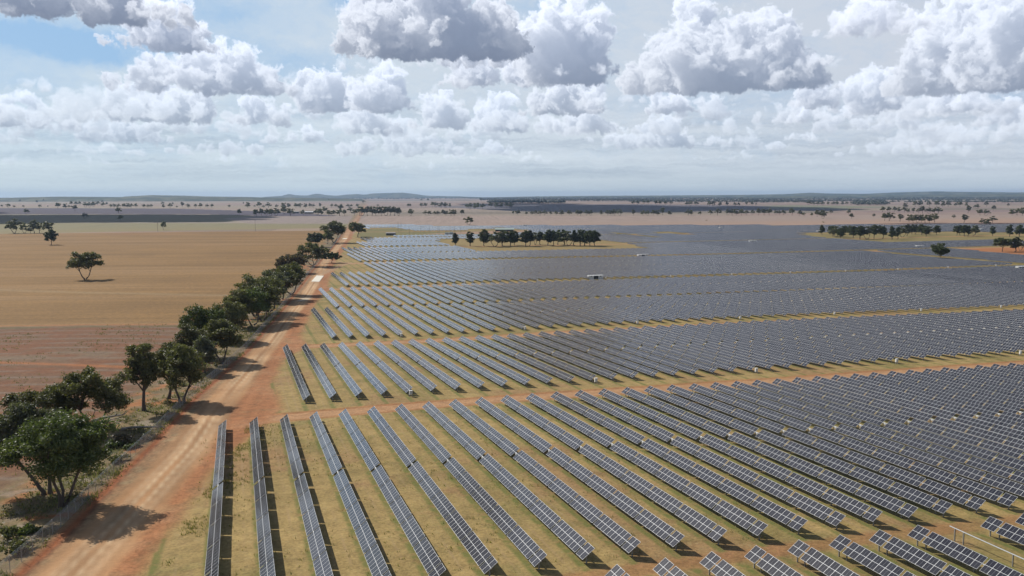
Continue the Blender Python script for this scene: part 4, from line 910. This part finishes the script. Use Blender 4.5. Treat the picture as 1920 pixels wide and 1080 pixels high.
# ---------------------------------------------------------------- combiner boxes at row ends
def box_mesh(kind):
    if kind == 'cabinet':
        b = MB(); b.box(-.36, .36, -.22, .22, .55, 1.5); b.box(-.40, .40, -.27, .27, 1.5, 1.55); return b.mesh('cabinet', WHITE)
    if kind == 'door':
        b = MB(); b.box(-.30, .30, -.245, -.22, .62, 1.42); return b.mesh('door', GREYBOX)
    b = MB(); b.box(-.05, .05, -.05, .05, -.4, .55); return b.mesh('leg', POSTM)
CB = {k: box_mesh(k) for k in ('cabinet', 'door', 'leg')}
def combiner(x, y, lab):
    r = empty('combiner_box', (x, y, tz(x, y))); link('cabinet', CB['cabinet'], r); link('door', CB['door'], r)
    for sx in (-.32, .32): link('leg', CB['leg'], r, (sx, 0, 0))
    tag(r, lab, 'electrical box', 'white boxes at the ends of panel rows')
for b, nm in ((2, 'lane one'), (3, 'lane two'), (5, 'lane three')):
    n = 0
    for i in range(4, 90, 8):
        x = XG + (START[b] + i) * DX; y = T_NEAR[b] - TRK_L - 1.3; px, py = project(x, y, tz(x, y))
        if px < 1930: n += 1; combiner(x, y, 'white electrical box at a row end above %s, %s from the left' % (nm, ordinal(n)))
# ---------------------------------------------------------------- inverter stations
def inverter(px, py, w, lab, turn=0.0):
    x, y, z = gp(px, py); r = empty('inverter_station', (x, y, z), turn)
    h = 2.5
    MB().box(-w/2, -w*.16, -1.25, 1.25, .25, h).build('cabin', WHITE, r); MB().box(w*.18, w/2, -1.25, 1.25, .25, h).build('cabin', WHITE, r)
    b = MB(); b.box(-w*.16, w*.18, -1.1, 1.1, .25, 2.2); [b.box(-w*.14 + k*.3, -w*.14 + k*.3 + .06, -1.22, -1.1, .4, 2.1) for k in range(int(w*.3/.3))]; b.build('transformer', DARK, r)
    b = MB(); b.box(-w/2 - .15, w/2 + .15, -1.4, 1.4, h, h + .16); b.build('roof', WHITE, r)
    b = MB(); b.box(-w/2 - .1, w/2 + .1, -1.35, 1.35, -.5, .25); b.build('skid_base', CONC, r)
    for k, sx in enumerate((-w*.42, -w*.27, w*.26, w*.40)): MB().box(sx - .45, sx + .45, -1.28, -1.25, .4, 2.3).build('door', GREYBOX, r)
    for sx in (-w*.335, w*.33): MB().box(sx - .28, sx + .28, -1.29, -1.25, 1.5, 2.3).build('louvre', DARK, r)
    tag(r, lab, 'inverter station', 'white inverter stations among the panels')
inverter(1116, 523.4, 10.5, 'long white inverter station with dark open middle, largest and nearest among the panels')
inverter(1205, 482, 10.5, 'white inverter station behind the nearest one, to its right')
inverter(1411, 455, 10.0, 'white inverter station far in the middle of the panels right of the tree island')
inverter(1724, 464.6, 10.0, 'bright white inverter station left of the lone broad tree')
inverter(1916, 505.5, 10.5, 'white inverter station cut by the right edge of the photo')
def site_hut(px, py, lab):
    x, y, z = gp(px, py); r = empty('site_hut', (x, y, z), .3)
    MB().box(-4.5, 4.5, -1.4, 1.4, .3, 3.1).build('cabin', WHITE, r); MB().box(-4.7, 4.7, -1.6, 1.6, 3.1, 3.25).build('roof', GREYBOX, r)
    MB().box(-1.0, 0, -1.45, -1.4, .3, 2.4).build('door', DARK, r)
    for sx in (-3, 2.6): MB().box(sx - .6, sx + .6, -1.44, -1.4, 1.3, 2.3).build('window', DARK, r)
    for sx in (-3.8, 3.8): MB().box(sx - .3, sx + .3, -1.2, 1.2, -.4, .3).build('footing', CONC, r)
    tag(r, lab, 'site hut', 'small white huts at the far edge of the solar farm')
site_hut(984, 424.6, 'small white hut at the far edge of the panels above the central tree island')
site_hut(1352, 429, 'small white hut among the far panels between the two tree islands')
site_hut(1535, 436, 'small white hut beside the leftmost tree of the right island')
site_hut(1840, 431.8, 'small white hut behind the right tree island near the dark ploughed strip')
# ---------------------------------------------------------------- substation, sheds, poles
def shed(kind, px, py, w, d, h, roofm, wallm, lab, openf=True, turn=-YAW, cat='shed'):
    x, y, z = gp(px, py); r = empty(kind, (x, y, z), turn)
    b = MB(); b.box(-w/2, w/2, d/2 - .15, d/2, -.5, h); b.box(-w/2, -w/2 + .15, -d/2, d/2 - .15, -.5, h); b.box(w/2 - .15, w/2, -d/2, d/2 - .15, -.5, h); b.build('wall', wallm, r)
    b = MB(); e = .6; a = h + .05; rdg = h + d*.16
    b.poly([(-w/2-e, -d/2-e, a), (w/2+e, -d/2-e, a), (w/2+e, 0, rdg), (-w/2-e, 0, rdg)]); b.poly([(-w/2-e, 0, rdg + .004), (w/2+e, 0, rdg + .004), (w/2+e, d/2+e, a), (-w/2-e, d/2+e, a)])
    b.poly([(-w/2-e, -d/2-e, a - .15), (-w/2-e, d/2+e, a - .15), (w/2+e, d/2+e, a - .15), (w/2+e, -d/2-e, a - .15)])
    b.poly([(-w/2, -d/2, h), (-w/2, d/2, h), (-w/2, 0, rdg - .05)]); b.poly([(w/2, -d/2, h), (w/2, 0, rdg - .05), (w/2, d/2, h)]); b.build('roof', roofm, r)
    k = max(3, int(w / 6))
    for i in range(k + 1):
        sx = -w/2 + .2 + (w - .4)*i/k; MB().box(sx - .14, sx + .14, -d/2 - .02, -d/2 + .26, -.4, h).build('post', POSTM, r)
    if not openf: MB().box(-w/2 + .2, w/2 - .2, -d/2 + .3, -d/2 + .4, -.3, h - .6).build('door', DARK, r)
    tag(r, lab, cat)
IRON = mat('pale_corrugated_iron', (.66, .67, .68), .5, .2, .06, .5); RUST = mat('dull_iron', (.30, .28, .27), .7, .2, .15, .5); GREENROOF = mat('pale_green_roof', (.36, .42, .36), .55, .1, .06, .5)
shed('farm_shed', 580, 400.6, 27, 14, 5.2, IRON, RUST, 'farm shed with white roof and dark open front among the far left trees')
shed('farm_shed', 556, 399.8, 18, 13, 5.0, RUST, RUST, 'dull grey farm shed just left of the white roofed one', False)
shed('machinery_shed', 946, 433.6, 30, 14, 3.0, GREENROOF, RUST, 'long shed with pale green roof behind the central tree island')
shed('control_building', 733, 441.2, 13, 7, 3.2, RUST, DARK, 'low dark control building in the yard beyond the panels', False, cat='building')
def pole(px, py, hpx, lab, arms=1):
    x, y, z, h = size_at(px, py, hpx); r = empty('power_pole', (x, y, z), -YAW)
    MB().tube([(0, 0, -.5), (0, 0, h)], [.26, .16], 6).build('shaft', BARKDEAD, r)
    for k in range(arms):
        MB().box(-1.5, 1.5, -.08, .08, h - .9 - 1.4*k, h - .72 - 1.4*k).build('crossarm', BARKDEAD, r)
        for sx in (-1.3, 0, 1.3): MB().tube([(sx, 0, h - .72 - 1.4*k), (sx, 0, h - .38 - 1.4*k)], .07, 5).build('insulator', GREYBOX, r)
    tag(r, lab, 'power pole', 'power poles')
pole(296, 434.5, 24, 'thin power pole in the pale grass left of the small round tree')
pole(479, 433.5, 21, 'thin power pole in the pale grass nearer the road')
for i, (px, py, hp) in enumerate(((746.5, 436, 19), (752, 436, 19), (768, 439, 11), (776, 438, 10), (789, 436, 11), (795, 438, 14), (805, 437, 11), (821, 437.5, 11), (823.5, 437, 13), (844, 438, 15), (852, 437, 14), (864, 438, 12))):
    pole(px, py, hp, 'slim pole in the switchyard beyond the panels, %s from the left' % ordinal(i + 1), 1 + (i < 2))
def transformer(px, py, lab):
    x, y, z = gp(px, py); r = empty('transformer', (x, y, z), -YAW + .1)
    MB().box(-3, 3, -1.6, 1.6, .3, 3.4).build('tank', GREYBOX, r); MB().box(-3.6, 3.6, -2.0, 2.0, -.4, .3).build('plinth', CONC, r)
    for k in range(6): MB().box(-2.6 + k*.95, -2.2 + k*.95, -2.3, -1.6, .7, 3.0).build('radiator', GREYBOX, r)
    for k in range(3): MB().tube([(-1.6 + 1.6*k, 0, 3.4), (-1.6 + 1.6*k, 0, 5.2)], .17, 6).build('bushing', DARK, r)
    tag(r, lab, 'transformer', 'switchyard transformers')
transformer(838, 440.2, 'grey transformer in the switchyard, nearer the control building'); transformer(846, 439.6, 'grey transformer in the switchyard, nearer the tree island')
# ---------------------------------------------------------------- concrete pads on the road, log, shrubs, weeds
def slab(pts, name):
    P = [gp(*p) for p in pts]; b = MB(); n = len(P)
    top = [(x, y, z + .14) for x, y, z in P]; bot = [(x, y, z - .3) for x, y, z in P]
    b.poly(top)
    for i in range(n): b.poly([bot[i], bot[(i+1) % n], top[(i+1) % n], top[i]])
    o = b.build(name, mat('bleached_concrete', (.66, .61, .50), .9, 0, .2, .3)); o['kind'] = 'structure'
slab([(583.5, 528), (598.5, 528.5), (607, 517.3), (593.5, 516.8)], 'pavement')
slab([(641, 448.3), (649, 448.4), (651.5, 446.8), (644.5, 446.7)], 'pavement')
def fallen(px, py, L, seed, lab, rz):
    r = random.Random(seed); x, y, z = gp(px, py); b = MB(); q = empty('fallen_branch', (x, y, z), rz)
    b.tube([(-L/2, 0, .25), (-L/5, .2, .45), (L/4, -.1, .5), (L/2, .2, .25)], [.3, .26, .18, .08], 6)
    b.build('trunk', BARKDEAD, q); b = MB()
    for k in range(9):
        sx = r.uniform(-L/3, L/2); a = r.uniform(0, 6.28); l = r.uniform(1, 2.6); b.tube([(sx, 0, .4), (sx + math.cos(a)*l*.6, math.sin(a)*l*.5, .8*r.random() + .3), (sx + math.cos(a)*l, math.sin(a)*l, r.uniform(.1, 1.2))], [.09, .06, .02], 4)
    b.build('twigs', BARKDEAD, q); tag(q, lab, 'fallen branch')
fallen(268, 805, 8.5, 3, 'bleached fallen branch lying in the verge between fence and orange soil', -.2)
fallen(203, 786, 7.0, 5, 'dark fallen limb with twigs under the open crowned gum', .5)
def shrub(px, py, w, h, m, seed, lab, n=700):
    x, y, z = gp(px, py); r = random.Random(seed); q = empty('shrub', (x, y, z)); cl = []
    for k in range(7): cl.append((r.uniform(-.3, .3)*w, r.uniform(-.3, .3)*w, h*r.uniform(.25, .6), w*r.uniform(.16, .28), h*r.uniform(.22, .36)))
    link('foliage', leaves_mesh('foliage', cl, n, .28, r, m), q); b = MB()
    for k in range(5): b.tube([(0, 0, -.2), (cl[k][0], cl[k][1], cl[k][2])], [.06, .02], 4)
    b.build('stem', BARK, q); tag(q, lab, 'shrub', 'shrubs in the road verge')
shrub(233, 833, 4.2, 2.6, LEAF_DRY, 1, 'dead brown shrub below the fallen branch')
shrub(247, 840, 3.4, 1.3, LEAF_GREEN, 2, 'green shrub right of the dead brown one'); shrub(216, 838, 3.6, 1.5, LEAF_GREEN, 3, 'green shrub left of the dead brown one')
shrub(222, 866, 3.8, 1.2, LEAF_GUM, 4, 'low dark shrub against the fence in the near tree shade'); shrub(26, 1036, 4.0, 1.9, LEAF_GUM, 5, 'dark rounded shrub at the lower left corner beside the fence', 900)
shrub(14, 1012, 3.5, 2.2, LEAF_GUM, 6, 'dark shrub behind the one at the lower left corner', 900); shrub(62, 996, 3.6, 1.0, LEAF_GREEN, 7, 'flat green shrub near the fence just left of the nearest big tree')
shrub(1325, 414.5, 9, 4.5, LEAF_DRY, 8, 'brown brush heap out in the pale paddock beyond the farm', 300); shrub(1544.5, 418, 12, 5.5, LEAF_GUM, 9, 'wide dark bush in the pale paddock above the right island', 400); shrub(1788, 408.5, 8, 4.5, LEAF_GUM, 10, 'small green bush alone in the pale paddock at the right', 300)
def scatter():
    r = np.random.default_rng(8); V = []; n = 0; tone = []
    def tufts(X, Y, size, lo, hi, blades):
        nonlocal n
        Z = terrain(X, Y)
        for x, y, z in zip(X, Y, Z):
            k = r.uniform(lo, hi)
            for _ in range(blades):
                a = r.uniform(0, 6.28); s = size*r.uniform(.6, 1.4); ox, oy = r.normal(0, size*.5, 2); w = s*.16
                tx, ty = ox + math.cos(a)*s*.5, oy + math.sin(a)*s*.5
                V.extend([(x+ox - math.sin(a)*w, y+oy + math.cos(a)*w, z - .05), (x+ox + math.sin(a)*w, y+oy - math.cos(a)*w, z - .05), (x+tx, y+ty, z + s*.8)]); tone.extend([k]*3); n += 1
    # verge grass along the fence, weeds in the bare paddock, tussocks in the farm near the road
    t = r.uniform(0, 1, 5200) ** 1.6; Yp = 95 + t*330; Xp = np.interp(Yp, FENCE[:, 1], FENCE[:, 0]) - np.abs(r.normal(0, 6, 5200)) + 1.0
    k = fbm(Xp, Yp, 6, 41, 3) > .48; tufts(Xp[k], Yp[k], .55, 0, .8, 3)
    Xp = r.uniform(-95, -28, 1900); Yp = r.uniform(170, 372, 1900); k = (vnoise(Xp, Yp, 16, 91) > .58) & (Xp < np.interp(Yp, FENCE[:, 1], FENCE[:, 0]) - 14); tufts(Xp[k], Yp[k], .5, 0, .6, 4)
    Yp = r.uniform(88, 178, 5200); Xp = r.uniform(-8, 120, 5200); Xp = np.where(r.random(5200) < .35, np.interp(Yp, TRACK[:, 1], TRACK[:, 0]) + 9 + np.abs(r.normal(0, 3, 5200)), Xp); k = fbm(Xp, Yp, 7, 95, 3) > .46; tufts(Xp[k], Yp[k], .34, .25, 1, 3)
    me = bpy.data.meshes.new('grass'); N = len(V); me.vertices.add(N); me.vertices.foreach_set('co', np.array(V, np.float32).ravel()); me.loops.add(N); me.loops.foreach_set('vertex_index', np.arange(N, dtype=np.int32)); me.polygons.add(N//3); me.polygons.foreach_set('loop_start', np.arange(0, N, 3, dtype=np.int32)); me.update()
    tt = np.array(tone); at = me.attributes.new('tone', 'FLOAT_COLOR', 'POINT'); at.data.foreach_set('color', np.stack([tt, tt, tt, tt*0+1], 1).astype(np.float32).ravel())
    me.materials.append(leaf_material('grass_tufts', (.085, .105, .03), (.30, .235, .10)))
    tag(link('grass', me), 'sparse grass tufts and weeds along the fence, in the bare paddock and between rows', 'grass', None, 'stuff')
scatter()
def undergrowth():
    r = np.random.default_rng(31); cl = []
    for k in range(190):
        y = 100 + 330 * r.random() ** 1.5; x = float(np.interp(y, FENCE[:, 1], FENCE[:, 0])) - 1.2 - abs(r.normal(0, 5.5)); h = r.uniform(.35, 1.1); w = h*r.uniform(.9, 1.8)
        for j in range(3): cl.append((x + r.normal(0, w*.6), y + r.normal(0, w*.8), tz(x, y) + h*.35, w*r.uniform(.4, .8), h*.5))
    tag(link('undergrowth', leaves_mesh('undergrowth', cl, 12000, .24, random.Random(5), leaf_material('verge_scrub', (.085, .085, .035), (.20, .165, .08)))), 'low straggly undergrowth under the gums along the road fence', 'undergrowth', None, 'stuff')
undergrowth()
# ---------------------------------------------------------------- woods on the far plain and low hills
def woods(name, rows, lab):
    r = np.random.default_rng(len(rows)*7 + 3); V, Fc, T = [], [], []; n = 0
    ico = [(0, 0, 1)] + [(math.cos(a)*.85, math.sin(a)*.85, .45) for a in np.arange(5)*1.2566] + [(math.cos(a), math.sin(a), -.35) for a in np.arange(5)*1.2566 + .63]
    fcs = [(0, 1+i, 1+(i+1) % 5) for i in range(5)] + [(1+i, 6+i, 1+(i+1) % 5) for i in range(5)] + [(1+(i+1) % 5, 6+i, 6+(i+1) % 5) for i in range(5)]
    for (x0, x1, py, h, cnt) in rows:
        for k in range(cnt):
            px = r.uniform(x0, x1); x, y, z = gp(px, py + r.normal(0, .35)); hh = h*r.uniform(.6, 1.15)
            for j in range(3):
                w = hh*r.uniform(.30, .5); ox, oy = r.normal(0, hh*.28, 2); zz = z + hh*r.uniform(.45, .72); t = r.random()
                for vx, vy, vz in ico: V.append((x + ox + vx*w*r.uniform(.7, 1.25), y + oy + vy*w*r.uniform(.7, 1.25), zz + vz*hh*.36*r.uniform(.7, 1.2))); T.append(t)
                for f in fcs: Fc.append([n + q for q in f])
                n += 11
            for e in ((-.2, 0), (.2, 0), (0, .2)): V.append((x + e[0]*1.5, y + e[1]*1.5, z - 1)); T.append(0)
            V.append((x, y, z + hh*.6)); T.append(0); Fc += [[n, n+1, n+3], [n+1, n+2, n+3], [n+2, n, n+3]]; n += 4
    me = bpy.data.meshes.new(name); me.from_pydata(V, [], Fc); tt = np.array(T); at = me.attributes.new('tone', 'FLOAT_COLOR', 'POINT'); at.data.foreach_set('color', np.stack([tt, tt, tt, tt*0+1], 1).astype(np.float32).ravel()); me.materials.append(leaf_material('far_woods', (.018, .026, .016), (.045, .056, .030)))
    tag(link(name, me), lab, 'woodland', None, 'stuff')
woods('woodland', [(915, 1058, 381.0, 21, 420), (920, 1050, 378.5, 21, 300), (1040, 1240, 377.0, 20, 330), (1180, 1440, 379.2, 19, 300), (1400, 1540, 380, 18, 150), (1600, 1665, 384, 18, 130), (1440, 1660, 377.5, 18, 300), (1600, 1960, 380, 17, 190), (1640, 1960, 376, 18, 330), (1500, 1960, 373.8, 19, 420),
   (900, 1500, 374.6, 20, 800), (900, 1450, 376.2, 19, 420), (-40, 520, 372.6, 21, 900), (380, 960, 372.4, 20, 600), (660, 800, 373.6, 15, 60), (0, 140, 373.6, 14, 40), (900, 1960, 372.2, 22, 1300)], 'dark woods and tree belts far off on the plain below the hills')
def hills(rows):
    """low wooded ranges: each a closed ridge with real width and length"""
    V, Fc = [], []; n = 0
    for (dist, prof, wid, seed) in rows:
        xs = np.linspace(prof[0][0], prof[-1][0], 90); hp = np.interp(xs, [p[0] for p in prof], [p[1] for p in prof]); cross = np.linspace(-1, 1, 9)
        for i, px in enumerate(xs):
            d = pixel_ray(px, 366); d = d / np.dot(AX_F, d); ux, uy = d[0]*dist, d[1]*dist
            rad = np.array([d[0], d[1]]) / math.hypot(d[0], d[1])
            zt = CAM_H + (366 - hp[i]) / F_PX * dist
            for c in cross:
                zz = -8 + (zt + 8) * max(0, 1 - abs(c)**1.6) * (1 + (0.0 if abs(c) < .01 else .16*(vnoise(np.array([px*1.0]), np.array([c*40.]), 9, seed)[0] - .5)))
                V.append((ux + rad[0]*c*wid, uy + rad[1]*c*wid, zz))
        for i in range(len(xs)-1):
            for j in range(8): a = n + i*9 + j; Fc.append([a, a+9, a+10, a+1])
        n += len(xs)*9
    me = bpy.data.meshes.new('hills'); me.from_pydata(V, [], Fc); me.polygons.foreach_set('use_smooth', np.ones(len(Fc), bool))
    m = bpy.data.materials.new('wooded_slopes'); m.use_nodes = True; t = NT(m.node_tree); b = t.n['Principled BSDF']; pos = t.add('ShaderNodeNewGeometry').outputs['Position']
    k = t.ramp(t.noise(pos, .004, 5, .65), .42, .62); col = t.mix(k, c4((.035, .050, .024)), c4((.12, .12, .065))); t.put(b.inputs['Base Color'], col); b.inputs['Roughness'].default_value = .95; b.inputs['Specular IOR Level'].default_value = .1
    me.materials.append(m); o = link('hills', me); o['kind'] = 'structure'
hills([(9500, [(-300, 369.5), (-60, 368.5), (20, 368.2), (105, 366.4), (140, 366.6), (235, 367.6), (330, 368.0), (480, 368.8), (560, 369.5), (680, 372)], 700, 3),
       (11500, [(200, 372), (235, 366.4), (285, 363.9), (320, 364.8), (350, 365.3), (390, 366.8), (470, 368), (540, 371)], 800, 4),
       (19000, [(470, 371), (500, 367.5), (528, 366), (542, 362.4), (556, 365.0), (575, 365.6), (594, 361.9), (612, 364.8), (630, 366), (652, 363.9), (670, 363.0), (684, 364.4), (698, 362.0), (730, 361.2), (757, 360.6), (775, 362.8), (800, 366.5), (850, 367.6), (940, 371)], 1300, 5),
       (16000, [(880, 371), (980, 368.6), (1100, 367.6), (1250, 367.2), (1400, 366.4), (1475, 365.2), (1520, 362.6), (1550, 364.2), (1620, 365.2), (1680, 362.6), (1760, 360.9), (1800, 362.0), (1840, 362.2), (1900, 363.2), (1990, 362.8), (2150, 365), (2300, 370)], 1200, 6),
       (12000, [(1340, 373), (1450, 369.2), (1600, 368.2), (1760, 367.4), (1900, 366.6), (2050, 367.2), (2250, 372)], 900, 7)])
# ---------------------------------------------------------------- clouds overhead, out of the frame, whose shadows lie on the plain
def shadow_cloud(px, py, w, d, alt, seed, lab):
    x, y, z = gp(px, py); k = alt / SUN_DIR[2]; cx, cy = x + SUN_DIR[0]*k, y + SUN_DIR[1]*k
    r = np.random.default_rng(seed); bm_v, bm_f = [], []; n = 0
    import bmesh
    bm = bmesh.new(); bmesh.ops.create_icosphere(bm, subdivisions=3, radius=1.0); base = np.array([v.co[:] for v in bm.verts]); faces = [[v.index for v in f.verts] for f in bm.faces]; bm.free()
    ca, sa = math.cos(YAW), math.sin(YAW)
    for i in range(26):
        a = r.uniform(0, 6.28); q = math.sqrt(r.random()); ox, oy = math.cos(a)*q*w*.42, math.sin(a)*q*d*.42; s = (1.1 - .6*q) * min(w, d)*.20*r.uniform(.7, 1.2); sx = max(1, w/d)*s
        p = base * np.array([sx, s*max(1, d/w), s*.8]); p = p * (1 + .10*np.sin(p[:, :1]*9/s + i) + .08*np.sin(p[:, 1:2]*11/s + 2*i)); p[:, 2] = np.where(p[:, 2] < -s*.15, -s*.15, p[:, 2])
        p[:, 0] += ox; p[:, 1] += oy; bm_v += [(v[0]*ca + v[1]*sa, -v[0]*sa + v[1]*ca, v[2]) for v in p]; bm_f += [[n + q_ for q_ in f] for f in faces]; n += len(p)
    me = bpy.data.meshes.new('cloud'); me.from_pydata(bm_v, [], bm_f); me.polygons.foreach_set('use_smooth', np.ones(len(bm_f), bool)); me.materials.append(mat('cloud_white', (.85, .86, .88), 1.0, 0, .03, .002, 0))
    o = link('cloud', me, None, (cx, cy, alt)); o['kind'] = 'structure'
shadow_cloud(90, 409, 1150, 900, 1150, 1, 'a'); shadow_cloud(345, 413, 430, 330, 1150, 2, 'b'); shadow_cloud(-300, 406, 900, 1300, 1150, 5, 'e')
shadow_cloud(1130, 389.5, 1150, 2300, 2200, 3, 'c'); shadow_cloud(1420, 390.5, 700, 1500, 2200, 4, 'd'); shadow_cloud(960, 383, 900, 1500, 2500, 6, 'f')
# ---------------------------------------------------------------- haze over the whole plain
hz = MB().box(-24600, 24600, -900, 24600, -40, 150).build('haze', None); hz['kind'] = 'stuff'
m = bpy.data.materials.new('haze'); m.use_nodes = True; t = NT(m.node_tree); t.n.clear(); out = t.add('ShaderNodeOutputMaterial'); pv = t.add('ShaderNodeVolumePrincipled')
pv.inputs['Color'].default_value = (.42, .58, .83, 1); pv.inputs['Density'].default_value = 3.6e-5; pv.inputs['Anisotropy'].default_value = .2
t.l.new(pv.outputs[0], out.inputs['Volume']); hz.data.materials.append(m)
